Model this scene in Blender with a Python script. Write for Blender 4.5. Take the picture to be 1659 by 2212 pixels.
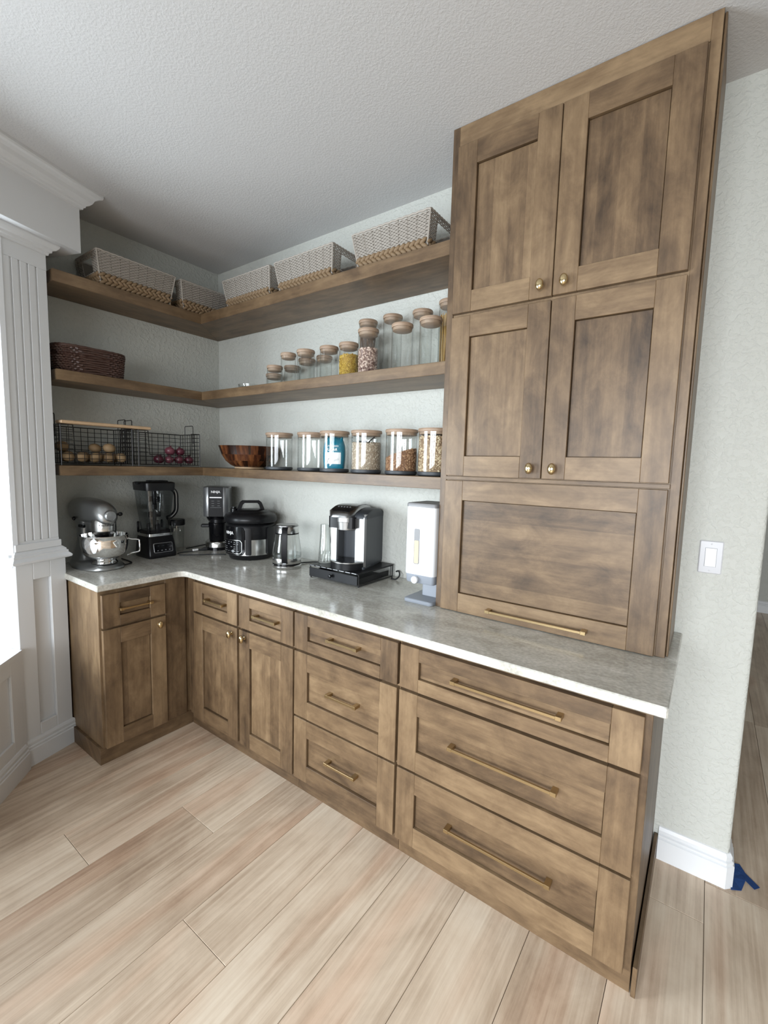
import bpy, math, random
from mathutils import Matrix, Vector
random.seed(7)
R = math.radians
for o in list(bpy.data.objects): bpy.data.objects.remove(o)
S = bpy.context.scene
COL = S.collection

# ------------------------------------------------------------------ camera, light, exposure
cd = bpy.data.cameras.new('camera'); cam = bpy.data.objects.new('camera', cd); COL.objects.link(cam)
cd.sensor_fit = 'VERTICAL'; cd.sensor_height = 24.0; cd.lens = 976.0 * 24.0 / 2212.0
cd.clip_start = 0.02
YAW, PITCH, ROLL = 0.6237, -0.1016, 0.0269
fwd = Vector((-math.sin(YAW) * math.cos(PITCH), math.cos(YAW) * math.cos(PITCH), math.sin(PITCH)))
rt = fwd.cross(Vector((0, 0, 1))).normalized(); up = rt.cross(fwd)
rt2 = math.cos(ROLL) * rt + math.sin(ROLL) * up; up2 = -math.sin(ROLL) * rt + math.cos(ROLL) * up
m3 = Matrix((rt2, up2, -fwd)).transposed()
cam.matrix_world = Matrix.Translation((2.9238, -1.9908, 1.507)) @ m3.to_4x4()
S.camera = cam

wd = bpy.data.worlds.new('world'); S.world = wd; wd.use_nodes = True
bg = wd.node_tree.nodes['Background']; bg.inputs[0].default_value = (0.86, 0.93, 1.0, 1); bg.inputs[1].default_value = 1.0

def area(name, loc, direction, sx, sy, power, col=(1, 1, 1), spread=140):
    l = bpy.data.lights.new(name, 'AREA'); l.shape = 'RECTANGLE'; l.size = sx; l.size_y = sy; l.energy = power; l.color = col; l.spread = R(spread)
    o = bpy.data.objects.new(name, l); COL.objects.link(o); o.location = loc
    o.rotation_euler = Vector(direction).to_track_quat('-Z', 'Y').to_euler()
    return o
# daylight through the three sashes of the bay window (beside the bench) and through the wide window of the room behind
BAYD = Vector((0.85, 0.527, 0)); BAYT = Vector((0.527, -0.85, 0)); BAYC = Vector((-0.22, -2.76, 0))
for k in (-1, 0, 1):
    p = BAYC + BAYT * (0.56 * k); bp_ = 45 + 27 * k
    area('bay_daylight', (p.x, p.y, 1.40), (BAYD.x, BAYD.y, -0.05), 0.46, 1.40, bp_, (0.83, 0.925, 1.0), 140)
for k in (-1, 0, 1):
    area('room_daylight', (3.4 + 1.3 * k, -5.30, 1.4), (-0.05, 1, -0.42), 1.1, 1.7, 84, (0.90, 0.95, 1.0), 110)

S.view_settings.view_transform = 'Standard'; S.view_settings.look = 'None'
S.view_settings.gamma = 1.0; S.view_settings.use_curve_mapping = False
S.view_settings.exposure = -0.68

# ------------------------------------------------------------------ materials
MATS = {}
def newmat(name):
    m = bpy.data.materials.new(name); m.use_nodes = True; MATS[name] = m
    nt = m.node_tree; b = nt.nodes['Principled BSDF']
    return m, nt, b
def N(nt, t, **kw):
    n = nt.nodes.new(t)
    for k, v in kw.items():
        if k.startswith('i_'):
            key = k[2:]; key = int(key) if key.isdigit() else key
            n.inputs[key].default_value = v
        else: setattr(n, k, v)
    return n
def plain(name, col, rough=0.5, metal=0.0, spec=0.5, bump=None, coat=0.0, emit=None, trans=0.0):
    m, nt, b = newmat(name)
    b.inputs['Base Color'].default_value = (*col, 1); b.inputs['Roughness'].default_value = rough
    b.inputs['Metallic'].default_value = metal; b.inputs['Specular IOR Level'].default_value = spec
    b.inputs['Coat Weight'].default_value = coat; b.inputs['Coat Roughness'].default_value = 0.08
    if trans: b.inputs['Transmission Weight'].default_value = trans
    if emit: b.inputs['Emission Color'].default_value = (*emit[0], 1); b.inputs['Emission Strength'].default_value = emit[1]
    if bump:
        tc = N(nt, 'ShaderNodeTexCoord'); nz = N(nt, 'ShaderNodeTexNoise', i_Scale=bump[0], i_Detail=3.0)
        bp = N(nt, 'ShaderNodeBump', i_Strength=bump[1], i_Distance=bump[2])
        nt.links.new(tc.outputs['Object'], nz.inputs['Vector']); nt.links.new(nz.outputs[0], bp.inputs['Height']); nt.links.new(bp.outputs[0], b.inputs['Normal'])
    return m
def ramp(nt, stops):
    r = N(nt, 'ShaderNodeValToRGB'); e = r.color_ramp.elements
    while len(e) < len(stops): e.new(0.5)
    for x, (p, c) in zip(e, stops): x.position = p; x.color = (*c, 1)
    return r
def wood(name, stops, gs=(3.0, 60.0), blotch=5.0, rough=0.42, stave=0.0, tone=0.16, use_obj=False, contrast=0.5, pink=0.0, bump=0.08, amp=0.78):
    """u runs along the grain (metres), attribute rnd = per board offset"""
    m, nt, b = newmat(name); L = nt.links.new
    uv = N(nt, 'ShaderNodeUVMap'); uv.uv_map = 'UVMap'
    at = N(nt, 'ShaderNodeAttribute', attribute_name='rnd')
    off = N(nt, 'ShaderNodeVectorMath', operation='SCALE'); off.inputs['Scale'].default_value = 37.0
    if use_obj:
        oi = N(nt, 'ShaderNodeObjectInfo'); cmb = N(nt, 'ShaderNodeCombineXYZ')
        L(oi.outputs['Random'], cmb.inputs[0]); L(oi.outputs['Random'], cmb.inputs[1]); L(cmb.outputs[0], off.inputs[0])
    else: L(at.outputs['Vector'], off.inputs[0])
    add = N(nt, 'ShaderNodeVectorMath', operation='ADD'); L(uv.outputs[0], add.inputs[0]); L(off.outputs[0], add.inputs[1])
    # blotchy stain
    mb_ = N(nt, 'ShaderNodeMapping'); mb_.inputs['Scale'].default_value = (blotch, blotch * 2.0, 1); L(add.outputs[0], mb_.inputs[0])
    nb = N(nt, 'ShaderNodeTexNoise', i_Scale=1.0, i_Detail=7.0, i_Roughness=0.66, i_Distortion=0.35); L(mb_.outputs[0], nb.inputs['Vector'])
    # fine grain
    mg = N(nt, 'ShaderNodeMapping'); mg.inputs['Scale'].default_value = (gs[0], gs[1], 1); L(add.outputs[0], mg.inputs[0])
    ng = N(nt, 'ShaderNodeTexNoise', i_Scale=1.0, i_Detail=6.0, i_Roughness=0.65, i_Distortion=0.25); L(mg.outputs[0], ng.inputs['Vector'])
    # cathedral figure
    mw = N(nt, 'ShaderNodeMapping'); mw.inputs['Scale'].default_value = (1.1, 7.0, 1); L(add.outputs[0], mw.inputs[0])
    wv = N(nt, 'ShaderNodeTexNoise', i_Scale=1.0, i_Detail=2.0, i_Distortion=0.3); L(mw.outputs[0], wv.inputs['Vector'])
    mu = N(nt, 'ShaderNodeMath', operation='MULTIPLY'); mu.inputs[1].default_value = 22.0; L(wv.outputs[0], mu.inputs[0])
    sn = N(nt, 'ShaderNodeMath', operation='SINE'); L(mu.outputs[0], sn.inputs[0])
    s1 = N(nt, 'ShaderNodeMath', operation='MULTIPLY_ADD'); s1.inputs[1].default_value = 0.030; L(sn.outputs[0], s1.inputs[0])
    nb2 = N(nt, 'ShaderNodeMath', operation='MULTIPLY_ADD'); nb2.inputs[1].default_value = amp; nb2.inputs[2].default_value = 0.5 - 0.5 * amp; L(nb.outputs[0], nb2.inputs[0]); L(nb2.outputs[0], s1.inputs[2])
    s2 = N(nt, 'ShaderNodeMath', operation='MULTIPLY_ADD'); s2.inputs[1].default_value = contrast; L(ng.outputs[0], s2.inputs[0]); L(s1.outputs[0], s2.inputs[2])
    last = s2
    if stave:
        sp = N(nt, 'ShaderNodeSeparateXYZ'); L(add.outputs[0], sp.inputs[0])
        dv = N(nt, 'ShaderNodeMath', operation='DIVIDE'); dv.inputs[1].default_value = stave; L(sp.outputs[1], dv.inputs[0])
        fl = N(nt, 'ShaderNodeMath', operation='FLOOR'); L(dv.outputs[0], fl.inputs[0])
        wn = N(nt, 'ShaderNodeTexWhiteNoise', noise_dimensions='1D'); L(fl.outputs[0], wn.inputs['W'])
        s3 = N(nt, 'ShaderNodeMath', operation='MULTIPLY_ADD'); s3.inputs[1].default_value = 0.20; L(wn.outputs[0], s3.inputs[0]); L(last.outputs[0], s3.inputs[2])
        s4 = N(nt, 'ShaderNodeMath', operation='SUBTRACT'); s4.inputs[1].default_value = 0.10; L(s3.outputs[0], s4.inputs[0]); last = s4
    # board tone
    t0 = N(nt, 'ShaderNodeMath', operation='MULTIPLY_ADD'); t0.inputs[1].default_value = tone; L(last.outputs[0], t0.inputs[2])
    if use_obj: L(oi.outputs['Random'], t0.inputs[0])
    else:
        sx = N(nt, 'ShaderNodeSeparateXYZ'); L(at.outputs['Vector'], sx.inputs[0]); L(sx.outputs[1], t0.inputs[0])
    t1 = N(nt, 'ShaderNodeMath', operation='SUBTRACT'); t1.inputs[1].default_value = tone * 0.5 + contrast * 0.5; L(t0.outputs[0], t1.inputs[0])
    rp = ramp(nt, stops); L(t1.outputs[0], rp.inputs[0])
    out = rp.outputs[0]
    if pink:
        mp = N(nt, 'ShaderNodeMapping'); mp.inputs['Scale'].default_value = (1.1, 6.0, 1); mp.inputs['Location'].default_value = (3.1, 7.7, 0); L(add.outputs[0], mp.inputs[0])
        npk = N(nt, 'ShaderNodeTexNoise', i_Scale=1.0, i_Detail=2.0); L(mp.outputs[0], npk.inputs['Vector'])
        rpk = ramp(nt, [(0.52, (0, 0, 0)), (0.68, (1, 1, 1))]); L(npk.outputs[0], rpk.inputs[0])
        fk = N(nt, 'ShaderNodeMath', operation='MULTIPLY'); fk.inputs[1].default_value = pink; L(rpk.outputs[0], fk.inputs[0])
        mx = N(nt, 'ShaderNodeMix', data_type='RGBA', blend_type='MULTIPLY'); L(fk.outputs[0], mx.inputs['Factor']); L(out, mx.inputs['A']); mx.inputs['B'].default_value = (0.97, 0.80, 0.73, 1)
        out = mx.outputs['Result']
    L(out, b.inputs['Base Color']); b.inputs['Roughness'].default_value = rough; b.inputs['Specular IOR Level'].default_value = 0.45
    if bump:
        bp = N(nt, 'ShaderNodeBump', i_Strength=bump, i_Distance=0.002); L(ng.outputs[0], bp.inputs['Height']); L(bp.outputs[0], b.inputs['Normal'])
    return m
STN = [(0.20, (0.041, 0.0242, 0.0126)), (0.38, (0.096, 0.0588, 0.0308)), (0.54, (0.154, 0.0980, 0.0520)), (0.78, (0.252, 0.170, 0.0940))]
wood('cabinet_wood', STN, blotch=6.0, tone=0.24, contrast=0.32)
wood('panel_wood', STN, blotch=7.0, stave=0.062, tone=0.10, contrast=0.32)
wood('shelf_wood', STN, gs=(3, 45), blotch=5.0, tone=0.06, contrast=0.4)
wood('floor_wood', [(0.12, (0.235, 0.158, 0.105)), (0.36, (0.450, 0.342, 0.248)), (0.55, (0.625, 0.508, 0.388)), (0.80, (0.770, 0.670, 0.540))],
     gs=(1.3, 55), blotch=1.8, rough=0.36, tone=0.16, use_obj=True, contrast=0.62, pink=0.55, bump=0.05, amp=0.8)
wood('bamboo', [(0.2, (0.23, 0.155, 0.105)), (0.5, (0.33, 0.235, 0.165)), (0.8, (0.42, 0.31, 0.225))], gs=(6, 90), blotch=8, tone=0.1, rough=0.5)
wood('board_wood', [(0.2, (0.36, 0.23, 0.13)), (0.5, (0.52, 0.36, 0.22)), (0.8, (0.62, 0.46, 0.30))], gs=(5, 60), blotch=7, tone=0.1)
wood('acacia', [(0.30, (0.018, 0.007, 0.004)), (0.45, (0.075, 0.024, 0.010)), (0.62, (0.17, 0.065, 0.022)), (0.74, (0.42, 0.22, 0.085))], gs=(6, 30), blotch=6, rough=0.25, stave=0.045, tone=0.3, contrast=0.4)

def painted(name, col, scale, dist, strength=1.0, rough=0.6, detail=3.0, thr=None):
    m, nt, b = newmat(name); L = nt.links.new
    b.inputs['Base Color'].default_value = (*col, 1); b.inputs['Roughness'].default_value = rough; b.inputs['Specular IOR Level'].default_value = 0.3
    tc = N(nt, 'ShaderNodeTexCoord')
    nz = N(nt, 'ShaderNodeTexNoise', i_Scale=scale, i_Detail=detail, i_Roughness=0.55, i_Distortion=0.4); L(tc.outputs['Object'], nz.inputs['Vector'])
    src = nz.outputs[0]
    if thr:
        rp = ramp(nt, [(thr[0], (0, 0, 0)), (thr[1], (1, 1, 1))]); L(src, rp.inputs[0]); src = rp.outputs[0]
    bp = N(nt, 'ShaderNodeBump', i_Strength=strength, i_Distance=dist); L(src, bp.inputs['Height']); L(bp.outputs[0], b.inputs['Normal'])
    return m
painted('wall_paint', (0.520, 0.528, 0.490), 52, 0.0042, 0.46, thr=(0.46, 0.64))
painted('ceiling_paint', (0.57, 0.565, 0.56), 120, 0.002, 0.27, thr=(0.36, 0.68))
plain('trim_white', (0.70, 0.715, 0.73), 0.38)
plain('switch_white', (0.56, 0.565, 0.585), 0.25)

def counter_mat():
    m, nt, b = newmat('quartzite'); L = nt.links.new
    tc = N(nt, 'ShaderNodeTexCoord')
    mp = N(nt, 'ShaderNodeMapping'); mp.inputs['Rotation'].default_value = (0, 0, R(38)); mp.inputs['Scale'].default_value = (2.6, 4.8, 4.0); L(tc.outputs['Object'], mp.inputs[0])
    n1 = N(nt, 'ShaderNodeTexNoise', i_Scale=1.6, i_Detail=8.0, i_Roughness=0.62, i_Distortion=1.2); L(mp.outputs[0], n1.inputs['Vector'])
    r1 = ramp(nt, [(0.25, (0.33, 0.318, 0.27)), (0.45, (0.465, 0.45, 0.40)), (0.6, (0.555, 0.54, 0.49)), (0.8, (0.68, 0.665, 0.625))]); L(n1.outputs[0], r1.inputs[0])
    n2 = N(nt, 'ShaderNodeTexNoise', i_Scale=3.1, i_Detail=5.0, i_Distortion=1.5); L(mp.outputs[0], n2.inputs['Vector'])
    r2 = ramp(nt, [(0.485, (0, 0, 0)), (0.5, (1, 1, 1)), (0.515, (0, 0, 0))]); L(n2.outputs[0], r2.inputs[0])
    fm = N(nt, 'ShaderNodeMath', operation='MULTIPLY'); fm.inputs[1].default_value = 0.35; L(r2.outputs[0], fm.inputs[0])
    mx = N(nt, 'ShaderNodeMix', data_type='RGBA'); L(fm.outputs[0], mx.inputs['Factor']); L(r1.outputs[0], mx.inputs['A']); mx.inputs['B'].default_value = (0.66, 0.65, 0.62, 1)
    n3 = N(nt, 'ShaderNodeTexNoise', i_Scale=90.0, i_Detail=3.0); L(tc.outputs['Object'], n3.inputs['Vector'])
    r3 = ramp(nt, [(0.35, (0.86, 0.86, 0.86)), (0.65, (1.1, 1.1, 1.1))]); L(n3.outputs[0], r3.inputs[0])
    m2 = N(nt, 'ShaderNodeMix', data_type='RGBA', blend_type='MULTIPLY'); m2.inputs['Factor'].default_value = 1.0; L(mx.outputs['Result'], m2.inputs['A']); L(r3.outputs[0], m2.inputs['B'])
    L(m2.outputs['Result'], b.inputs['Base Color']); b.inputs['Roughness'].default_value = 0.16; b.inputs['Specular IOR Level'].default_value = 0.55
counter_mat()

def glass(name, tint=(0.97, 0.98, 0.98), refl=1.0, rough=0.0, edge=0.42):
    m = bpy.data.materials.new(name); m.use_nodes = True; MATS[name] = m; nt = m.node_tree; L = nt.links.new
    for n in list(nt.nodes): nt.nodes.remove(n)
    o = N(nt, 'ShaderNodeOutputMaterial'); t = N(nt, 'ShaderNodeBsdfTransparent'); t.inputs[0].default_value = (*tint, 1)
    g = N(nt, 'ShaderNodeBsdfGlossy'); g.inputs[0].default_value = (1, 1, 1, 1); g.inputs['Roughness'].default_value = rough
    # thin pane: Schlick reflectance, the same from both faces
    ge = N(nt, 'ShaderNodeNewGeometry'); dt = N(nt, 'ShaderNodeVectorMath', operation='DOT_PRODUCT'); L(ge.outputs['Normal'], dt.inputs[0]); L(ge.outputs['Incoming'], dt.inputs[1])
    ab = N(nt, 'ShaderNodeMath', operation='ABSOLUTE'); L(dt.outputs['Value'], ab.inputs[0]); iv = N(nt, 'ShaderNodeMath', operation='SUBTRACT'); iv.inputs[0].default_value = 1.0; L(ab.outputs[0], iv.inputs[1])
    pw = N(nt, 'ShaderNodeMath', operation='POWER'); pw.inputs[1].default_value = 5.0; L(iv.outputs[0], pw.inputs[0])
    mu = N(nt, 'ShaderNodeMath', operation='MULTIPLY_ADD'); mu.inputs[1].default_value = 0.92 * refl; mu.inputs[2].default_value = 0.06 * refl; L(pw.outputs[0], mu.inputs[0])
    p3 = N(nt, 'ShaderNodeMath', operation='POWER'); p3.inputs[1].default_value = 3.5; L(iv.outputs[0], p3.inputs[0])
    tm = N(nt, 'ShaderNodeMix', data_type='RGBA'); L(p3.outputs[0], tm.inputs['Factor']); tm.inputs['A'].default_value = (*tint, 1); tm.inputs['B'].default_value = (tint[0] * edge, tint[1] * edge, tint[2] * edge, 1); L(tm.outputs['Result'], t.inputs[0])
    mx = N(nt, 'ShaderNodeMixShader'); L(mu.outputs[0], mx.inputs[0]); L(t.outputs[0], mx.inputs[1]); L(g.outputs[0], mx.inputs[2]); L(mx.outputs[0], o.inputs[0])
    return m
glass('clear_glass', (0.96, 0.97, 0.965)); glass('smoke_glass', (0.66, 0.68, 0.69)); glass('dark_glass', (0.10, 0.11, 0.15)); glass('water', (0.93, 0.96, 0.96))

plain('brass', (0.44, 0.325, 0.175), 0.34, 1.0)
plain('polished_brass', (0.66, 0.52, 0.30), 0.14, 1.0)
plain('steel', (0.58, 0.58, 0.57), 0.24, 1.0)
plain('chrome', (0.80, 0.80, 0.80), 0.05, 1.0)
plain('mixer_grey', (0.36, 0.37, 0.37), 0.33, 0.9, coat=0.3)
plain('brushed_steel', (0.30, 0.295, 0.288), 0.38, 1.0)
plain('satin_black', (0.008, 0.008, 0.009), 0.35, spec=0.2)
plain('gunmetal', (0.30, 0.30, 0.30), 0.30, 1.0)
plain('silver_plastic', (0.30, 0.31, 0.32), 0.32, 0.7)
plain('black_plastic', (0.009, 0.009, 0.010), 0.30, spec=0.25)
plain('gloss_black', (0.005, 0.005, 0.006), 0.10, spec=0.30)
plain('matte_black', (0.014, 0.014, 0.015), 0.55)
plain('panel_black', (0.006, 0.006, 0.007), 0.35, spec=0.15)
plain('slate_plastic', (0.040, 0.045, 0.052), 0.45, spec=0.3)
plain('bay_plastic', (0.040, 0.046, 0.055), 0.4)
plain('grey_plastic', (0.235, 0.255, 0.29), 0.42)
plain('lid_grey', (0.20, 0.20, 0.205), 0.4)
plain('white_plastic', (0.66, 0.67, 0.685), 0.3)
plain('print_white', (0.85, 0.85, 0.85), 0.5)
plain('print_grey', (0.30, 0.31, 0.32), 0.5)
plain('print_black', (0.02, 0.02, 0.02), 0.5)
plain('wire_black', (0.010, 0.009, 0.009), 0.4, 0.3)
plain('rubber', (0.02, 0.021, 0.022), 0.6)
plain('seagrass', (0.21, 0.138, 0.074), 0.65, bump=(160, 0.5, 0.002))
plain('grey_wicker', (0.36, 0.325, 0.285), 0.7, bump=(220, 0.4, 0.001))
plain('dark_wicker', (0.16, 0.14, 0.115), 0.7)
plain('brown_wicker', (0.058, 0.028, 0.020), 0.45, bump=(120, 0.5, 0.002))
plain('bag_teal', (0.0, 0.165, 0.255), 0.35, bump=(26, 0.7, 0.006))
plain('bag_white', (0.78, 0.79, 0.80), 0.35, bump=(26, 0.7, 0.006))
plain('tape_blue', (0.012, 0.055, 0.20), 0.7, bump=(60, 0.6, 0.003))
plain('screen_white', (0.9, 0.9, 0.9), 0.4, emit=((0.85, 0.9, 1.0), 0.6))
plain('tag_white', (0.86, 0.86, 0.84), 0.6)  # plain matt white of the cord tags
def speckle(name, cols, scale=60, rough=0.7):
    m, nt, b = newmat(name); L = nt.links.new
    at = N(nt, 'ShaderNodeAttribute', attribute_name='rnd'); sx = N(nt, 'ShaderNodeSeparateXYZ'); L(at.outputs['Vector'], sx.inputs[0])
    tc = N(nt, 'ShaderNodeTexCoord'); nz = N(nt, 'ShaderNodeTexNoise', i_Scale=scale, i_Detail=2.0); L(tc.outputs['Object'], nz.inputs['Vector'])
    a = N(nt, 'ShaderNodeMath', operation='MULTIPLY_ADD'); a.inputs[1].default_value = 0.35; L(nz.outputs[0], a.inputs[0]); L(sx.outputs[0], a.inputs[2])
    s = N(nt, 'ShaderNodeMath', operation='SUBTRACT'); s.inputs[1].default_value = 0.17; L(a.outputs[0], s.inputs[0])
    rp = ramp(nt, [(i / (len(cols) - 1), c) for i, c in enumerate(cols)]); L(s.outputs[0], rp.inputs[0])
    L(rp.outputs[0], b.inputs['Base Color']); b.inputs['Roughness'].default_value = rough
speckle('oat', [(0.30, 0.225, 0.155), (0.46, 0.39, 0.30), (0.60, 0.53, 0.43)])
speckle('granola', [(0.15, 0.065, 0.030), (0.32, 0.17, 0.085), (0.45, 0.28, 0.16)])
speckle('muesli', [(0.17, 0.10, 0.055), (0.46, 0.34, 0.21), (0.66, 0.56, 0.38)])
speckle('pinto', [(0.12, 0.055, 0.045), (0.46, 0.33, 0.27), (0.60, 0.47, 0.40)])
speckle('pasta', [(0.30, 0.17, 0.02), (0.50, 0.33, 0.045), (0.60, 0.43, 0.09)])
speckle('spaghetti', [(0.25, 0.13, 0.03), (0.42, 0.25, 0.07), (0.50, 0.33, 0.12)])
speckle('brown_stick', [(0.07, 0.035, 0.02), (0.15, 0.08, 0.045), (0.22, 0.13, 0.075)])
speckle('rice', [(0.36, 0.28, 0.19), (0.48, 0.39, 0.28), (0.56, 0.48, 0.37)], 300)
speckle('potato', [(0.15, 0.095, 0.045), (0.26, 0.17, 0.085), (0.33, 0.23, 0.13)], 25)
speckle('onion', [(0.030, 0.004, 0.010), (0.075, 0.011, 0.024), (0.17, 0.05, 0.07)], 30, 0.35)
speckle('garlic', [(0.42, 0.34, 0.26), (0.55, 0.47, 0.38), (0.62, 0.56, 0.48)], 30, 0.5)

# ------------------------------------------------------------------ mesh tools
class MB:
    def __init__(s): s.v = []; s.f = []; s.uv = []; s.rn = []; s.sm = []; s.mi = []; s.M = None
    def add(s, vs, fs, smooth=False, m=0, rnd=None, grain=0):
        if rnd is None: rnd = (random.random(), random.random(), random.random())
        b = len(s.v)
        for p in vs:
            p = Vector(p)
            s.v.append(s.M @ p if s.M is not None else p)
        o1, o2 = [a for a in (0, 1, 2) if a != grain]
        for f in fs:
            s.f.append([b + i for i in f]); s.rn.append(rnd); s.sm.append(smooth); s.mi.append(m)
            s.uv.append([(vs[i][grain], vs[i][o1] + vs[i][o2]) for i in f])
    def box(s, x0, x1, y0, y1, z0, z1, ch=0.0, grain='x', m=0, rnd=None):
        g = 'xyz'.index(grain); lo = (min(x0, x1), min(y0, y1), min(z0, z1)); hi = (max(x0, x1), max(y0, y1), max(z0, z1))
        if ch <= 0:
            vs = [(lo[0] if i & 1 == 0 else hi[0], lo[1] if i & 2 == 0 else hi[1], lo[2] if i & 4 == 0 else hi[2]) for i in range(8)]
            fs = [(0, 2, 3, 1), (4, 5, 7, 6), (0, 1, 5, 4), (2, 6, 7, 3), (0, 4, 6, 2), (1, 3, 7, 5)]
            s.add(vs, fs, False, m, rnd, g); return
        ch = min(ch, *[(hi[a] - lo[a]) * 0.49 for a in range(3)])
        vs = []; idx = {}
        for c in range(8):
            sg = [(c >> a) & 1 for a in range(3)]
            for a in range(3):
                p = []
                for k in range(3):
                    e = hi[k] if sg[k] else lo[k]
                    p.append(e if k == a else (e - ch if sg[k] else e + ch))
                idx[(c, a)] = len(vs); vs.append(tuple(p))
        fs = []
        for a in range(3):
            b_, c_ = [k for k in range(3) if k != a]
            for sd in (0, 1):
                cs = [(sd << a) | (i << b_) | (j << c_) for i, j in ((0, 0), (1, 0), (1, 1), (0, 1))]
                fs.append([idx[(c, a)] for c in cs])
            for i in (0, 1):
                for j in (0, 1):
                    c0 = (i << b_) | (j << c_); c1 = c0 | (1 << a)
                    fs.append([idx[(c0, b_)], idx[(c1, b_)], idx[(c1, c_)], idx[(c0, c_)]])
        for c in range(8): fs.append([idx[(c, 0)], idx[(c, 1)], idx[(c, 2)]])
        ctr = Vector([(lo[k] + hi[k]) / 2 for k in range(3)]); out = []
        for f in fs:
            P = [Vector(vs[i]) for i in f]; n = (P[1] - P[0]).cross(P[2] - P[0])
            if n.dot(sum(P, Vector()) / len(P) - ctr) < 0: f = f[::-1]
            out.append(f)
        s.add(vs, out, False, m, rnd, g)
    def loft(s, rings, cap=True, smooth=True, m=0, rnd=None, grain=0, closed=True, loop=False):
        n = len(rings[0]); vs = [p for r in rings for p in r]; fs = []
        K = len(rings)
        for i in range(K if loop else K - 1):
            a, b = i * n, ((i + 1) % K) * n
            for j in range(n if closed else n - 1):
                k = (j + 1) % n
                fs.append((a + j, a + k, b + k, b + j))
        if cap and not loop:
            fs.append(tuple(range(n - 1, -1, -1))); fs.append(tuple((K - 1) * n + j for j in range(n)))
        s.add(vs, fs, smooth, m, rnd, grain)
    def lathe(s, prof, c=(0, 0, 0), seg=32, m=0, cap=True, sx=1.0, sy=1.0, rnd=None, a0=0.0, a1=2 * math.pi, grain=2):
        full = abs(a1 - a0 - 2 * math.pi) < 1e-6
        k = seg if full else seg + 1
        rings = [[(c[0] + r * sx * math.cos(a0 + (a1 - a0) * j / seg), c[1] + r * sy * math.sin(a0 + (a1 - a0) * j / seg), c[2] + z) for j in range(k)] for r, z in prof]
        s.loft(rings, cap and full, True, m, rnd, grain, closed=full)
    def tube(s, path, r, seg=8, m=0, closed=False, rnd=None, rr=None):
        P = [Vector(p) for p in path]; n = len(P); rings = []
        T = []
        for i in range(n):
            if closed: t = P[(i + 1) % n] - P[i - 1]
            else: t = P[min(i + 1, n - 1)] - P[max(i - 1, 0)]
            T.append(t.normalized())
        nrm = T[0].orthogonal().normalized()
        for i in range(n):
            nrm = (nrm - T[i] * nrm.dot(T[i]))
            nrm = nrm.normalized() if nrm.length > 1e-6 else T[i].orthogonal().normalized()
            b = T[i].cross(nrm); q = rr[i] if rr else r
            rings.append([tuple(P[i] + q * (math.cos(2 * math.pi * j / seg) * nrm + math.sin(2 * math.pi * j / seg) * b)) for j in range(seg)])
        s.loft(rings, True, True, m, rnd, 0, loop=closed)
    def ball(s, c, rad, rot=None, seg=12, ring=8, m=0, rnd=None):
        rings = []
        for i in range(1, ring):
            th = math.pi * i / ring
            rings.append([Vector((rad[0] * math.sin(th) * math.cos(2 * math.pi * j / seg), rad[1] * math.sin(th) * math.sin(2 * math.pi * j / seg), -rad[2] * math.cos(th))) for j in range(seg)])
        pts = [p for r in rings for p in r] + [Vector((0, 0, -rad[2])), Vector((0, 0, rad[2]))]
        if rot is not None: pts = [rot @ p for p in pts]
        c = Vector(c); pts = [tuple(p + c) for p in pts]; fs = []; K = ring - 1
        for i in range(K - 1):
            for j in range(seg): k = (j + 1) % seg; fs.append((i * seg + j, i * seg + k, (i + 1) * seg + k, (i + 1) * seg + j))
        for j in range(seg):
            k = (j + 1) % seg; fs.append((K * seg, k, j)); fs.append((K * seg + 1, (K - 1) * seg + j, (K - 1) * seg + k))
        s.add(pts, fs, True, m, rnd)
    def prism(s, poly, z0, z1, m=0, rnd=None, grain=0, smooth=False):
        s.loft([[(x, y, z0) for x, y in poly], [(x, y, z1) for x, y in poly]], True, smooth, m, rnd, grain)
    def sweep(s, path, prof, side=1, m=0, grain=0, caps=True):
        """profile (out, z) swept along a 2D polyline with mitred corners; side=1: out is to the right of travel"""
        P = [Vector(p[:2]) for p in path]; n = len(P); rings = []
        D = [(P[i + 1] - P[i]).normalized() for i in range(n - 1)]
        Nn = [Vector((d.y, -d.x)) * side for d in D]
        for i in range(n):
            if i == 0: mt = Nn[0]
            elif i == n - 1: mt = Nn[-1]
            else: mt = (Nn[i - 1] + Nn[i]) / (1 + Nn[i - 1].dot(Nn[i]))
            rings.append([(P[i].x + mt.x * o, P[i].y + mt.y * o, z) for o, z in prof])
        s.loft(rings, caps, False, m, None, grain)
    def mesh(s, name, mats, angle=40):
        me = bpy.data.meshes.new(name)
        me.from_pydata([tuple(Vector(p) - ORG[0]) for p in s.v], [], s.f)
        uvl = me.uv_layers.new(name='UVMap'); at = me.attributes.new('rnd', 'FLOAT_VECTOR', 'FACE')
        flat = [c for f in s.uv for q in f for c in q]
        uvl.data.foreach_set('uv', flat)
        at.data.foreach_set('vector', [c for r in s.rn for c in r])
        me.polygons.foreach_set('use_smooth', s.sm); me.polygons.foreach_set('material_index', s.mi)
        for mt in (mats if isinstance(mats, (list, tuple)) else [mats]): me.materials.append(MATS[mt])
        me.update()
        import bmesh
        bm = bmesh.new(); bm.from_mesh(me); bmesh.ops.recalc_face_normals(bm, faces=bm.faces); bm.to_mesh(me); bm.free()
        if any(s.sm): me.set_sharp_from_angle(angle=R(angle))
        return me
    def build(s, name, mats, parent=None, angle=40):
        o = bpy.data.objects.new(name, s.mesh(name, mats, angle)); COL.objects.link(o)
        if parent is not None: o.parent = parent
        else: o.location = ORG[0]
        return o
ORG = [Vector((0, 0, 0))]
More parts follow.
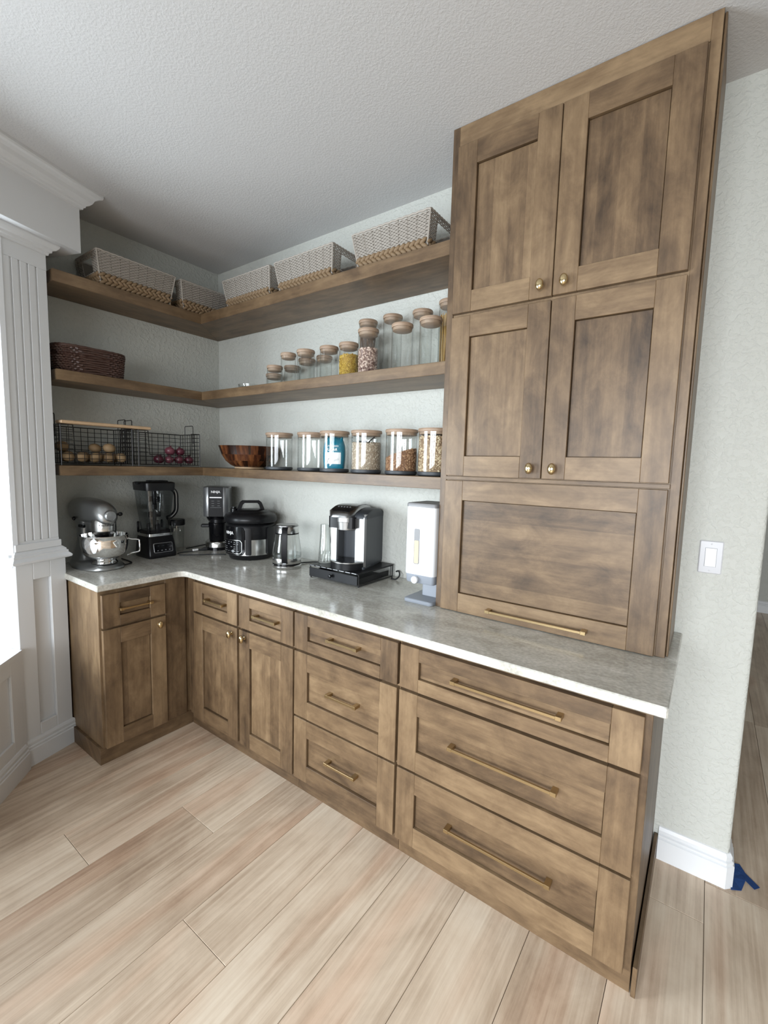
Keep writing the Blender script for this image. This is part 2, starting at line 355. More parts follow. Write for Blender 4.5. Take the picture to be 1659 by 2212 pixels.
def tag(o, label, cat, group=None, kind=None):
    if label: o['label'] = label
    if cat: o['category'] = cat
    if group: o['group'] = group
    if kind: o['kind'] = kind
    return o
def thing(name, label, cat, loc=(0, 0, 0), rz=None, group=None):
    """Empty at the base of a thing. rz None: parts are given in world metres; else parts in the thing's own axes"""
    o = bpy.data.objects.new(name, None); COL.objects.link(o); o.location = loc; o.empty_display_size = 0.05
    if rz is not None: o.rotation_euler = (0, 0, rz); ORG[0] = Vector((0, 0, 0))
    else: ORG[0] = Vector(loc)
    return tag(o, label, cat, group)
def world(): ORG[0] = Vector((0, 0, 0))
def struct(o, label=None):
    o['kind'] = 'structure'
    if label: o['label'] = label
    return o
def at(*p): ORG[0] = Vector(p)
def dup(root, loc, rz=None, label=None):
    c = root.copy(); COL.objects.link(c); c.location = loc
    if rz is not None: c.rotation_euler = (0, 0, rz)
    if label: c['label'] = label
    for ch in root.children:
        d = ch.copy(); COL.objects.link(d); d.parent = c
        for g in ch.children:
            e = g.copy(); COL.objects.link(e); e.parent = d
    return c
def rrect(w, d, r, seg=5, cx=0, cy=0):
    pts = []
    for qx, qy, a0 in ((1, 1, 0), (-1, 1, 90), (-1, -1, 180), (1, -1, 270)):
        for k in range(seg + 1):
            a = R(a0 + 90 * k / seg); pts.append((cx + qx * (w / 2 - r) + r * math.cos(a), cy + qy * (d / 2 - r) + r * math.sin(a)))
    return pts
def text_mb(txt, size, fn, mb=None, depth=0.0004, bold=0.0, shear=0.0, align='CENTER', m=0):
    """lettering as thin solid geometry; fn maps (x, y, d) of the text plane into space"""
    cu = bpy.data.curves.new('lettering', 'FONT'); cu.body = txt; cu.size = size; cu.align_x = align; cu.align_y = 'CENTER'; cu.extrude = depth; cu.offset = bold; cu.shear = shear; cu.resolution_u = 2
    ob = bpy.data.objects.new('lettering', cu); COL.objects.link(ob)
    me = bpy.data.meshes.new_from_object(ob.evaluated_get(bpy.context.evaluated_depsgraph_get()))
    vs = [tuple(fn(v.co.x, v.co.y, v.co.z)) for v in me.vertices]; fs = [tuple(p.vertices) for p in me.polygons]
    bpy.data.objects.remove(ob); bpy.data.curves.remove(cu); bpy.data.meshes.remove(me)
    mb = mb or MB(); mb.add(vs, fs, False, m); return mb

# ------------------------------------------------------------------ the setting
H = 2.811; ZC = 0.914
def simple(name, args, mat, kind='structure', **k):
    world(); mb = MB(); mb.box(*args, **k); o = mb.build(name, mat); o['kind'] = kind; return o
floor = simple('floor', (-1.2, 6.6, -5.7, 4.8, -0.06, -0.014), 'matte_black')
PW, PL = 0.2327, 1.52
pm = MB(); pm.box(-PW / 2 + 0.0008, PW / 2 - 0.0008, -PL / 2 + 0.0008, PL / 2 - 0.0008, -0.013, 0.0, ch=0.0007, grain='y')
plank_mesh = pm.mesh('plank', 'floor_wood')
random.seed(11)
joints = {0: -0.997, -1: -1.364, 2: -1.265, 1: -0.22, 3: -0.50, 4: -0.32, 5: -0.12, 6: -0.42, 7: -0.22, -2: -0.30, -3: -0.45}
for k in range(-8, 23):
    xc = 1.163 + PW * (k + 0.5)
    j = joints.get(k, random.uniform(-1.5, 0.0))
    y = j - PL * 3
    while y < 4.8:
        yc = y + PL / 2
        if -5.6 < yc < 5.4:
            o = bpy.data.objects.new('plank', plank_mesh); COL.objects.link(o); o.parent = floor; o.location = (xc, yc, 0)
        y += PL
ceiling = simple('ceiling', (-1.2, 6.6, -5.7, 4.8, H, H + 0.1), 'ceiling_paint')
simple('wall_left', (-0.12, 0.0, -1.18, 0.12, 0, H), 'wall_paint')
world(); mb = MB()
rc = 0.014; x1 = 3.089
poly = [(-0.12, 0.0)] + [(x1 - rc + rc * math.sin(R(a)), rc - rc * math.cos(R(a))) for a in (0, 30, 60, 90)] + [(x1 - rc + rc * math.cos(R(a)), 0.12 - rc + rc * math.sin(R(a))) for a in (0, 30, 60, 90)] + [(-0.12, 0.12)]
mb.prism(poly, 0, H, smooth=True); struct(mb.build('wall_back', 'wall_paint', angle=50))
simple('wall_right', (6.5, 6.62, -5.7, 4.8, 0, H), 'wall_paint')
simple('wall_hall', (-1.2, 6.6, 4.45, 4.57, 0, H), 'wall_paint')
simple('wall_hall_side', (1.4, 1.52, 0.12, 4.45, 0, H), 'wall_paint')
BBP = [(0.0, 0.0), (0.018, 0.0), (0.018, 0.083), (0.0125, 0.087), (0.0145, 0.091), (0.0145, 0.098), (0.0085, 0.102), (0.0100, 0.106), (0.0100, 0.116), (0.004, 0.127), (0.0, 0.129)]
world(); mb = MB(); mb.sweep([(2.868, 0.0), (3.077, 0.0), (3.089, 0.012), (3.089, 0.108), (3.077, 0.12), (1.53, 0.12)], BBP, side=1); struct(mb.build('baseboard_back', 'trim_white'))
mb = MB(); mb.sweep([(1.53, 4.45), (6.5, 4.45)], BBP, side=1); struct(mb.build('baseboard_hall', 'trim_white'))
# wall of the room behind the photographer, with its wide window
mb = MB()
mb.box(0.9, 1.3, -5.62, -5.5, 0, H); mb.box(5.5, 6.5, -5.62, -5.5, 0, H); mb.box(1.3, 5.5, -5.62, -5.5, 0, 0.5); mb.box(1.3, 5.5, -5.62, -5.5, 2.5, H)
wf = struct(mb.build('wall_front', 'wall_paint'))
mb = MB()
for x in (1.3, 2.68, 4.06, 5.44): mb.box(x, x + 0.06, -5.6, -5.5, 0.5, 2.5, ch=0.004)
mb.box(1.3, 5.5, -5.6, -5.5, 0.5, 0.56); mb.box(1.3, 5.5, -5.6, -5.5, 2.44, 2.5); struct(mb.build('window_2', 'trim_white'))
# bay beside the bench
W0 = BAYC - BAYT * 0.90; W1 = BAYC + BAYT * 0.90
Mbay = Matrix(((BAYT.x, BAYD.x, 0, W0.x), (BAYT.y, BAYD.y, 0, W0.y), (0, 0, 1, 0), (0, 0, 0, 1)))
mb = MB(); mb.M = Mbay; WL = 1.80
mb.box(-0.1, WL + 0.1, -0.14, -0.03, 0, 0.66); mb.box(-0.1, WL + 0.1, -0.14, -0.03, 2.34, H)
for s_ in (-0.1, WL - 0.03): mb.box(s_, s_ + 0.13, -0.14, -0.03, 0.66, 2.34)
struct(mb.build('wall_bay', 'wall_paint'))
mb = MB(); mb.M = Mbay
for k in range(4): mb.box(0.03 + k * 0.56, 0.09 + k * 0.56, -0.11, -0.02, 0.66, 2.34, ch=0.004)
mb.box(0.03, WL - 0.03, -0.11, -0.02, 0.66, 0.71, ch=0.004); mb.box(0.03, WL - 0.03, -0.11, -0.02, 2.29, 2.34, ch=0.004); struct(mb.build('window_1', 'trim_white'))
world(); simple('wall_side', (0.36, 1.0, -5.6, -3.42, 0, H), 'wall_paint')
# alcove cheek facing the bay, with a chair rail and a framed panel
mb = MB(); A0, A1 = Vector((0.325, -1.318)), Vector((-0.74, -1.446)); ad = (A1 - A0).normalized(); an = Vector((-ad.y, ad.x))
Mal = Matrix(((ad.x, an.x, 0, A0.x), (ad.y, an.y, 0, A0.y), (0, 0, 1, 0), (0, 0, 0, 1)))
mb.M = Mal; LA = (A1 - A0).length
mb.box(0, LA, -0.02, 0.0, 0.5, 2.6); mb.box(LA, LA + 0.02, -0.02, 0.60, 0.5, 2.6)
struct(mb.build('wall_alcove', 'trim_white'))
mb = MB(); mb.M = Mal
for o_, z_, h_ in ((0.022, 1.035, 0.014), (0.014, 1.02, 0.015), (0.02, 1.006, 0.013), (0.01, 0.985, 0.021)): mb.box(0, LA, 0, o_, z_, z_ + h_, ch=0.003)
for a_, b_, c_, d_ in ((0.075, 0.40, 0.66, 0.678), (0.075, 0.40, 0.905, 0.923), (0.075, 0.093, 0.678, 0.905), (0.382, 0.40, 0.678, 0.905)): mb.box(a_, b_, 0, 0.010, c_, d_, ch=0.003)
struct(mb.build('trim_3', 'trim_white'))

# fluted pilaster
PO = Vector((0.272, -1.105)); pt = Vector((0.292, -0.956)); pn = Vector((0.956, 0.292))
Mp = Matrix(((pt.x, pn.x, 0, PO.x), (pt.y, pn.y, 0, PO.y), (0, 0, 1, 0), (0, 0, 0, 1)))
world(); mb = MB(); mb.M = Mp
mb.box(-0.016, 0.222, -0.34, -0.018, 0, 1.05)
for a_, b_, c_, d_ in ((-0.016, 0.064, 0, 1.05), (0.145, 0.222, 0, 1.05), (0.064, 0.145, 0.0, 0.187), (0.064, 0.145, 0.915, 1.05)): mb.box(a_, b_, -0.018, 0.0, c_, d_, ch=0.0025)
mb.box(0.006, 0.206, -0.34, -0.018, 1.05, 2.515)          # shaft core
mb.box(0.006, 0.206, -0.018, -0.012, 1.05, 1.105); mb.box(0.006, 0.206, -0.018, -0.012, 2.392, 2.515)
fl = [0.0545, 0.0915, 0.1275, 0.1635]; e = 0.0042; xs = [0.006] + [q for f_ in fl for q in (f_ - e, f_ + e)] + [0.206]
for k in range(0, len(xs), 2): mb.box(xs[k], xs[k + 1], -0.018, -0.012, 1.105, 2.392, ch=0.0012)
mb.box(-0.002, 0.214, -0.03, -0.004, 1.06, 1.093, ch=0.002)
pil = struct(mb.build('trim_1', 'trim_white'), 'white fluted pilaster with a recessed lower panel')
mb = MB(); mb.M = Mp; PATH = [(-0.016, -0.30), (-0.016, 0.0), (0.222, 0.0), (0.222, -0.10)]
mb.sweep(PATH, [(0.0, 0.996), (0.008, 0.998), (0.020, 1.003), (0.022, 1.012), (0.016, 1.020), (0.010, 1.026), (0.010, 1.036), (0.004, 1.040), (0.004, 1.046), (-0.012, 1.062), (-0.02, 1.062), (-0.02, 0.996)], side=-1)
mb.build('cap_rail', 'trim_white', pil)
mb = MB(); mb.M = Mp; mb.sweep([(-0.016, -0.045), (-0.016, 0.0), (0.222, 0.0)], BBP, side=-1); mb.build('base_moulding', 'trim_white', pil)
mb = MB(); mb.M = Mp
mb.sweep([(0.006, -0.30), (0.006, -0.012), (0.206, -0.012), (0.206, -0.10)], [(-0.004, 2.462), (0.008, 2.464), (0.010, 2.474), (0.018, 2.478), (0.020, 2.488), (0.030, 2.492), (0.038, 2.502), (0.042, 2.510), (0.042, 2.5165), (-0.004, 2.5165)], side=-1)
mb.build('capital', 'trim_white', pil)
# header beam with crown moulding
HO = Vector((0.296, -0.974)); ht = Vector((0.326, -0.945)); hn = Vector((0.945, 0.326))
Mh = Matrix(((ht.x, hn.x, 0, HO.x), (ht.y, hn.y, 0, HO.y), (0, 0, 1, 0), (0, 0, 0, 1)))
mb = MB(); mb.M = Mh; mb.box(0.0, 1.25, -0.46, 0.0, 2.517, H, ch=0.001)
hd = struct(mb.build('trim_2', 'trim_white'), 'white header beam with crown moulding at the ceiling')
mb = MB(); mb.M = Mh
mb.sweep([(0.0, -0.46), (0.0, 0.0), (1.25, 0.0)], [(0.0, 2.722), (0.010, 2.724), (0.012, 2.732), (0.018, 2.736), (0.020, 2.744), (0.030, 2.750), (0.040, 2.762), (0.047, 2.778), (0.058, 2.788), (0.070, 2.792), (0.074, 2.800), (0.074, H), (0.0, H)], side=-1)
mb.build('crown_moulding', 'trim_white', hd)

# window bench
bs = thing('window_seat', 'white panelled window bench standing against the fluted pilaster', 'bench', (0.35, -1.33, 0))
SO = Vector((0.335, -1.318)); st_ = Vector((0.73, -0.683)); sn_ = Vector((0.683, 0.73)); SL = 0.95
Ms = Matrix(((st_.x, sn_.x, 0, SO.x), (st_.y, sn_.y, 0, SO.y), (0, 0, 1, 0), (0, 0, 0, 1)))
E1 = SO + st_ * SL
mb = MB(); mb.prism([(SO.x, SO.y), (E1.x, E1.y), (1.04, -3.38), (0.30, -3.38), (-0.58, -1.95), (-0.68, -1.47)], 0.0, 0.572); mb.build('body', 'trim_white', bs)
mb = MB(); mb.prism([(SO.x + sn_.x * 0.022, SO.y + sn_.y * 0.022 - 0.01), (E1.x + sn_.x * 0.022, E1.y + sn_.y * 0.022), (1.045, -3.385), (0.30, -3.385), (-0.58, -1.95), (-0.68, -1.47), (0.30, -1.335)], 0.572, 0.596); mb.build('seat_top', 'trim_white', bs)
mb = MB(); mb.M = Ms
for a_, b_, c_, d_ in ((0, 0.097, 0.02, 0.572), (0.097, 0.86, 0.02, 0.19), (0.097, 0.86, 0.509, 0.572), (0.86, SL, 0.02, 0.572)): mb.box(a_, b_, 0.0, 0.012, c_, d_, ch=0.0015)
mb.build('front_frame', 'trim_white', bs)
mb = MB(); mb.M = Ms; mb.sweep([(0.015, 0.012), (SL, 0.012)], BBP, side=-1); mb.build('base_moulding', 'trim_white', bs)

# ------------------------------------------------------------------ cabinets
def fb(mb, ori, a0, a1, d0, d1, z0, z1, grain='a', **k):
    """box on a cabinet front: a along the front, d out from the wall"""
    if ori == 'y': mb.box(a0, a1, -d1, -d0, z0, z1, grain={'a': 'x', 'z': 'z'}[grain], **k)
    else: mb.box(d0, d1, a0, a1, z0, z1, grain={'a': 'y', 'z': 'z'}[grain], **k)
def front(par, name, ori, a0, a1, z0, z1, d, st, rb, rtp, panel_grain, th=0.022):
    mb = MB(); c = 0.0014
    fb(mb, ori, a0, a0 + st, d - th, d, z0, z1, 'z', ch=c); fb(mb, ori, a1 - st, a1, d - th, d, z0, z1, 'z', ch=c)
    fb(mb, ori, a0 + st, a1 - st, d - th, d, z0, z0 + rb, 'a', ch=c * 0.5); fb(mb, ori, a0 + st, a1 - st, d - th, d, z1 - rtp, z1, 'a', ch=c * 0.5)
    o = mb.build(name, 'cabinet_wood', par)
    mb = MB(); g_ = 0.0022; fb(mb, ori, a0 + st + g_, a1 - st - g_, d - th + 0.001, d - 0.0105, z0 + rb + g_, z1 - rtp - g_, panel_grain, ch=0.001)
    mb.build('panel', 'panel_wood', o)
    return o
def knob(par, ori, a, z, d):
    mb = MB()
    prof = [(0.0085, 0), (0.0085, 0.002), (0.0055, 0.004), (0.0050, 0.010), (0.0080, 0.013), (0.0122, 0.0155), (0.0140, 0.019), (0.0132, 0.0240), (0.0092, 0.0280), (0.0045, 0.0296), (0.0003, 0.0300)]
    rings = []
    for r, h in prof:
        el = 1.0 if h < 0.012 else 1.45
        ring = []
        for j in range(16):
            q = 2 * math.pi * j / 16; da, dz = r * math.cos(q), r * el * math.sin(q)
            ring.append((a + da, -(d + h), z + dz) if ori == 'y' else (d + h, a + da, z + dz))
        rings.append(ring)
    mb.loft(rings, True, True); return mb.build('knob', 'polished_brass', par, angle=50)
def pull(par, ori, a0, a1, z, d):
    mb = MB(); c = 0.0008
    fb(mb, ori, a0, a1, d + 0.025, d + 0.033, z - 0.0045, z + 0.0045, ch=c)
    fb(mb, ori, a0 - 0.001, a0 + 0.017, d, d + 0.034, z - 0.0065, z + 0.0065, ch=c); fb(mb, ori, a1 - 0.017, a1 + 0.001, d, d + 0.034, z - 0.0065, z + 0.0065, ch=c)
    return mb.build('handle', 'brass', par)
ZT, Z1, Z2, Z3, Z4, ZB = 0.857, 0.694, 0.683, 0.385, 0.376, 0.085
DY = 0.644; FY = 0.622; DX = 0.627; FX = 0.605
# corner of the short run
c = thing('base_cabinet', 'short wooden base cabinet with one drawer and one door beside the white pilaster', 'cabinet', (0.32, -0.86, 0))
mb = MB(); mb.box(0.002, FX, -1.082, -0.004, ZB, 0.8825, ch=0.001, grain='z'); mb.build('body', 'cabinet_wood', c)
mb = MB(); fb(mb, 'x', -0.760, -0.648, FX, FX + 0.012, ZB, 0.878, 'z', ch=0.001); mb.build('filler', 'cabinet_wood', c)
mb = MB(); mb.box(0.285, FX - 0.002, -1.094, -0.004, 0.0, ZB, ch=0.001, grain='y'); mb.build('plinth', 'cabinet_wood', c)
d = front(c, 'drawer_front', 'x', -1.072, -0.764, Z1, ZT, DX, 0.080, 0.050, 0.050, 'a'); pull(d, 'x', -0.998, -0.838, 0.777, DX - 0.011)
d = front(c, 'door', 'x', -1.072, -0.764, ZB, Z2, DX, 0.080, 0.078, 0.078, 'z'); knob(d, 'x', -0.803, 0.648, DX)
# two door cabinet
def plinth(c, x0, x1):
    mb = MB(); mb.box(x0, x1, -0.604, -0.004, 0.0, ZB, ch=0.001, grain='x'); mb.build('plinth', 'cabinet_wood', c)
c = thing('base_cabinet', 'wooden base cabinet with two small drawers over two doors in the inner corner', 'cabinet', (1.05, -0.3, 0))
mb = MB(); mb.box(FX + 0.001, 1.478, -FY, -0.004, ZB, 0.8825, ch=0.001, grain='z'); mb.build('body', 'cabinet_wood', c)
mb = MB(); fb(mb, 'y', 0.632, 0.690, FY, FY + 0.010, ZB, 0.878, 'z', ch=0.001); mb.build('filler', 'cabinet_wood', c)
plinth(c, FX + 0.001, 1.478)
for a0, a1, k in ((0.692, 1.072, 1.031), (1.089, 1.474, 1.131)):
    d = front(c, 'drawer_front', 'y', a0, a1, Z1, ZT, DY, 0.080, 0.050, 0.050, 'a'); m_ = (a0 + a1) / 2 + 0.012; pull(d, 'y', m_ - 0.08, m_ + 0.08, 0.780, DY - 0.011)
    d = front(c, 'door', 'y', a0, a1, ZB, Z2, DY, 0.080, 0.078, 0.078, 'z'); knob(d, 'y', k, 0.648, DY)
def drawers(c, a0, a1, h0, h1):
    for z0, z1, r_, hz in ((Z1, ZT, 0.049, 0.784), (Z4 + 0.009, Z2, 0.080, 0.546), (ZB, Z4, 0.079, 0.243)):
        d = front(c, 'drawer_front', 'y', a0, a1, z0, z1, DY, 0.080, r_, r_, 'a'); pull(d, 'y', h0, h1, hz, DY - 0.011)
c = thing('base_cabinet', 'narrow wooden cabinet of three stacked drawers with short brass pulls', 'cabinet', (1.76, -0.3, 0))
mb = MB(); mb.box(1.479, 2.0395, -FY, -0.004, ZB, 0.8825, ch=0.001, grain='z'); mb.build('body', 'cabinet_wood', c); plinth(c, 1.479, 2.0395)
drawers(c, 1.484, 2.035, 1.690, 1.853)
c = thing('base_cabinet', 'wide wooden cabinet of three stacked drawers with long brass pulls', 'cabinet', (2.45, -0.3, 0))
mb = MB(); mb.box(2.0405, 2.850, -FY, -0.004, ZB, 0.8825, ch=0.001, grain='z'); mb.build('body', 'cabinet_wood', c); plinth(c, 2.0405, 2.850)
mb = MB(); mb.box(2.854, 2.866, -0.612, -0.004, 0.0, ZB + 0.01, ch=0.001, grain='y'); mb.build('side_skirting', 'cabinet_wood', c)
drawers(c, 2.046, 2.832, 2.263, 2.625)
# worktop
at(0.6, -0.4, 0.883); mb = MB()
def arc(cx, cy, r, a0, a1, n=5): return [(cx + r * math.cos(R(a0 + (a1 - a0) * k / n)), cy + r * math.sin(R(a0 + (a1 - a0) * k / n))) for k in range(n + 1)]
WT = [(0.003, -0.003), (0.003, -1.098), (0.642, -1.10)] + [(0.646, -1.096)] + arc(0.686, -0.715, 0.04, 180, 90) + [(2.879, -0.675), (2.883, -0.671), (2.883, -0.003)]
def inset(poly, d):
    n = len(poly); out = []
    A = sum(poly[i][0] * poly[(i + 1) % n][1] - poly[(i + 1) % n][0] * poly[i][1] for i in range(n)); sg = 1 if A > 0 else -1
    for i in range(n):
        p0, p1, p2 = Vector(poly[i - 1]), Vector(poly[i]), Vector(poly[(i + 1) % n])
        d1 = (p1 - p0).normalized(); d2 = (p2 - p1).normalized(); n1 = Vector((-d1.y, d1.x)) * sg; n2 = Vector((-d2.y, d2.x)) * sg
        m_ = (n1 + n2) / (1 + n1.dot(n2)); out.append(tuple(p1 + m_ * d))
    return out
rings = [[(x, y, z) for x, y in inset(WT, i_)] for i_, z in ((0.003, 0.883), (0.0, 0.886), (0.0, 0.911), (0.003, 0.914))]
mb.loft(rings, True, False)
o = mb.build('worktop', 'quartzite'); tag(o, 'grey veined stone worktop running in an L over the base cabinets', 'countertop')
# tall hutch
c = thing('tall_cabinet', 'tall wooden hutch with four panelled doors standing on the worktop', 'cabinet', (2.42, -0.16, ZC))
TF, TD = 0.314, 0.334
mb = MB(); mb.box(2.006, 2.848, -TF, -0.003, ZC + 0.0005, H - 0.001, ch=0.001, grain='z'); mb.build('body', 'cabinet_wood', c)
mb = MB()
fb(mb, 'y', 2.006, 2.034, TF, TF + 0.004, ZC + 0.001, H - 0.002, 'z', ch=0.001); fb(mb, 'y', 2.821, 2.848, TF, TF + 0.004, ZC + 0.001, H - 0.002, 'z', ch=0.001)
fb(mb, 'y', 2.034, 2.821, TF, TF + 0.004, 2.735, H - 0.002, 'a', ch=0.001); fb(mb, 'y', 2.034, 2.821, TF, TF + 0.008, 1.459, 1.473, 'a', ch=0.001)
mb.build('face_frame', 'cabinet_wood', c)
mb = MB(); mb.box(2.849, 2.856, -0.300, -0.003, ZC + 0.001, H - 0.002, ch=0.002, grain='z'); mb.build('scribe_moulding', 'cabinet_wood', c)
for z0, z1, kz in ((1.476, 2.097, 1.512), (2.111, 2.728, 2.149)):
    for a0, a1, k in ((2.037, 2.4225, 2.384), (2.4255, 2.817, 2.465)):
        d = front(c, 'door', 'y', a0, a1, z0, z1, TD, 0.080, 0.078, 0.081, 'z'); knob(d, 'y', k, kz, TD)
d = front(c, 'lift_door', 'y', 2.037, 2.817, ZC + 0.003, 1.456, TD, 0.080, 0.078, 0.078, 'a'); pull(d, 'y', 2.250, 2.616, 0.953, TD)

# ------------------------------------------------------------------ floating shelves
def shelf(z0, z1, label):
    s = thing('floating_shelf', label, 'shelf', (0.3, -0.3, z0), group='floating L-shaped shelves')
    mb = MB(); c_ = 0.0015
    pl = [(0.002, -1.093), (0.269, -1.093), (0.269, -0.308), (0.002, -0.004)]
    for nm, p, g in (('left_arm', pl, 1), ('right_arm', [(0.002, -0.004), (0.269, -0.308), (2.005, -0.308), (2.005, -0.004)], 0)):
        mb = MB(); q = inset(p, c_)
        mb.loft([[(x, y, z) for x, y in r] for r, z in ((q, z0), (p, z0 + c_), (p, z1 - c_), (q, z1))], True, False, grain=g); mb.build(nm.split('_')[1], 'shelf_wood', s)
    return s
shelf(2.356, 2.414, 'thick wooden corner shelf carrying the grey wicker baskets')
shelf(1.890, 1.942, 'wooden corner shelf carrying the round brown basket and the bamboo lidded jars')
shelf(1.415, 1.466, 'wooden corner shelf carrying the wire baskets and the wide canisters')
ST1, ST2, ST3 = 2.4142, 1.9422, 1.4662

# ------------------------------------------------------------------ light switch and tape
c = thing('light_switch', 'white rocker light switch on the textured wall beside the hutch', 'switch', (2.944, 0, 1.212))
mb = MB(); rings = [[(2.944 + x, -y_, 1.212 + z) for x, z in rrect(0.070 - i_, 0.118 - i_, 0.004)] for y_, i_ in ((0.0, 0), (0.003, 0), (0.006, 0.006))]
mb.loft(rings, True, False); mb.build('plate', 'switch_white', c)
mb = MB(); mb.box(2.944 - 0.0175, 2.944 + 0.0175, -0.0066, -0.0045, 1.212 - 0.034, 1.212 + 0.034); mb.build('rocker_gap', 'print_grey', c)
mb = MB(); mb.add([(2.944 + sx * 0.016, y_, 1.212 + sz * 0.0325) for sx, sz, y_ in ((-1, -1, -0.0105), (1, -1, -0.0105), (1, 1, -0.0072), (-1, 1, -0.0072), (-1, -1, -0.005), (1, -1, -0.005), (1, 1, -0.005), (-1, 1, -0.005))], [(0, 1, 2, 3), (0, 4, 5, 1), (1, 5, 6, 2), (2, 6, 7, 3), (3, 7, 4, 0), (7, 6, 5, 4)]); mb.build('rocker', 'switch_white', c)
for z in (1.212 - 0.048, 1.212 + 0.048):
    mb = MB(); mb.loft([[(2.944 + r * math.cos(R(a)), -h, z + r * math.sin(R(a))) for a in range(0, 360, 45)] for r, h in ((0.003, 0.0055), (0.003, 0.0066), (0.0015, 0.0072))]); mb.build('screw', 'switch_white', c)
at(3.14, 0.06, 0.001); mb = MB()
TP = [(3.108, 0.135), (3.134, 0.150), (3.150, 0.112), (3.190, 0.068), (3.172, 0.042), (3.148, 0.068), (3.134, 0.012), (3.102, -0.012), (3.106, 0.06)]
mb.loft([[(x, y, z + 0.004 * abs(math.sin(37 * x + 23 * y))) for x, y in TP] for z in (0.0006, 0.0016)], True, False)
tag(mb.build('tape_scrap', 'tape_blue'), 'torn scrap of blue masking tape on the floor by the wall end', 'tape')

# ------------------------------------------------------------------ things on the worktop
def facing(par, name, txt, size, o, right, upv, mat, bold=0.0, shear=0.0, depth=0.0004, lab=None):
    o, right, upv = Vector(o), Vector(right).normalized(), Vector(upv).normalized(); n = right.cross(upv)
    mb = text_mb(txt, size, lambda x, y, d: o + right * x + upv * y + n * d, bold=bold, shear=shear, depth=depth)
    q = mb.build(name, mat, par)
    if lab: q['label'] = lab
    return q
def smooth_path(P, n=6):
    P = [Vector(p) for p in P]; out = []
    for i in range(len(P) - 1):
        p0, p1, p2, p3 = P[max(i - 1, 0)], P[i], P[i + 1], P[min(i + 2, len(P) - 1)]
        for k in range(n):
            t = k / n
            out.append(0.5 * ((2 * p1) + (p2 - p0) * t + (2 * p0 - 5 * p1 + 4 * p2 - p3) * t * t + (3 * p1 - p0 - 3 * p2 + p3) * t ** 3))
    out.append(P[-1]); return out
def ell(cx, cy, cz, ry, rz, n=24, x=0, pw=2.0):
    out = []
    for j in range(n):
        a = 2 * math.pi * j / n; c_, s_ = math.cos(a), math.sin(a)
        out.append((x, cy + ry * math.copysign(abs(c_) ** (2 / pw), c_), cz + rz * math.copysign(abs(s_) ** (2 / pw), s_)))
    return out

# stand mixer (own +x = direction the head points)
mx = thing('stand_mixer', 'grey metal stand mixer with a polished steel bowl by the pilaster', 'stand mixer', (0.190, -0.922, ZC + 0.0005), R(4))
mb = MB()
def base_out(sc, dx=0.0):
    pts = []
    for k in range(36):
        a = 2 * math.pi * k / 36; x = 0.175 * math.cos(a); w = 0.108 + 0.010 * math.cos(a)
        pts.append(((x * sc) + 0.015 + dx, w * math.copysign(abs(math.sin(a)) ** 0.8, math.sin(a)) * sc))
    return pts
mb.loft([[(x, y, z) for x, y in base_out(s_)] for s_, z in ((0.97, 0.0), (1.0, 0.005), (0.985, 0.014), (0.90, 0.023), (0.72, 0.030), (0.4, 0.033))], True, True); mb.build('base', 'mixer_grey', mx)
mb = MB()
rings = []
for z, xa, xb, w in ((0.010, -0.160, 0.03, 0.088), (0.03, -0.155, -0.005, 0.074), (0.06, -0.145, -0.025, 0.058), (0.10, -0.132, -0.035, 0.048), (0.15, -0.122, -0.040, 0.045), (0.20, -0.122, -0.035, 0.048), (0.255, -0.13, -0.02, 0.054)):
    cx, rx = (xa + xb) / 2, (xb - xa) / 2; rings.append([(cx + rx * math.copysign(abs(math.cos(2 * math.pi * j / 24)) ** 0.75, math.cos(2 * math.pi * j / 24)), w * math.copysign(abs(math.sin(2 * math.pi * j / 24)) ** 0.75, math.sin(2 * math.pi * j / 24)), z) for j in range(24)])
mb.loft(rings, True, True); mb.build('pedestal', 'mixer_grey', mx)
mb = MB(); rings = []
for x, cz, ry, rz, pw in ((-0.180, 0.285, 0.012, 0.012, 2), (-0.176, 0.285, 0.036, 0.036, 2), (-0.160, 0.285, 0.055, 0.056, 2.2), (-0.130, 0.284, 0.064, 0.067, 2.4), (-0.08, 0.285, 0.066, 0.070, 2.5), (-0.02, 0.286, 0.065, 0.069, 2.4), (0.05, 0.285, 0.063, 0.066, 2.3), (0.10, 0.281, 0.060, 0.062, 2.2), (0.135, 0.273, 0.054, 0.056, 2.1), (0.158, 0.264, 0.044, 0.045, 2), (0.170, 0.257, 0.030, 0.030, 2), (0.175, 0.254, 0.010, 0.010, 2)):
    rings.append(ell(0, 0, cz + 0.020, ry * 1.04, rz * 1.0, 28, x, pw))
mb.loft(rings, True, True); hd = mb.build('head', 'mixer_grey', mx)
mb = MB(); mb.lathe([(0.050, 0.190), (0.055, 0.194), (0.058, 0.208), (0.058, 0.262), (0.052, 0.272)], (0.105, 0, 0), 32); bnd = mb.build('trim_band', 'steel', mx)
mb = text_mb('KitchenAid', 0.0165, lambda x, y, d: Vector((0.105 + (0.0583 + d) * math.cos(-0.22 + x / 0.0583), (0.0583 + d) * math.sin(-0.22 + x / 0.0583), 0.240 + y)), bold=0.0004); mb.build('lettering', 'print_black', bnd)
mb = MB(); mb.lathe([(0.034, 0.160), (0.040, 0.165), (0.044, 0.182), (0.048, 0.191)], (0.105, 0, 0), 28); mb.build('planetary_hub', 'gloss_black', mx)
mb = MB(); mb.lathe([(0.010, 0.080), (0.010, 0.162)], (0.118, 0, 0), 12); mb.build('beater_shaft', 'steel', mx)
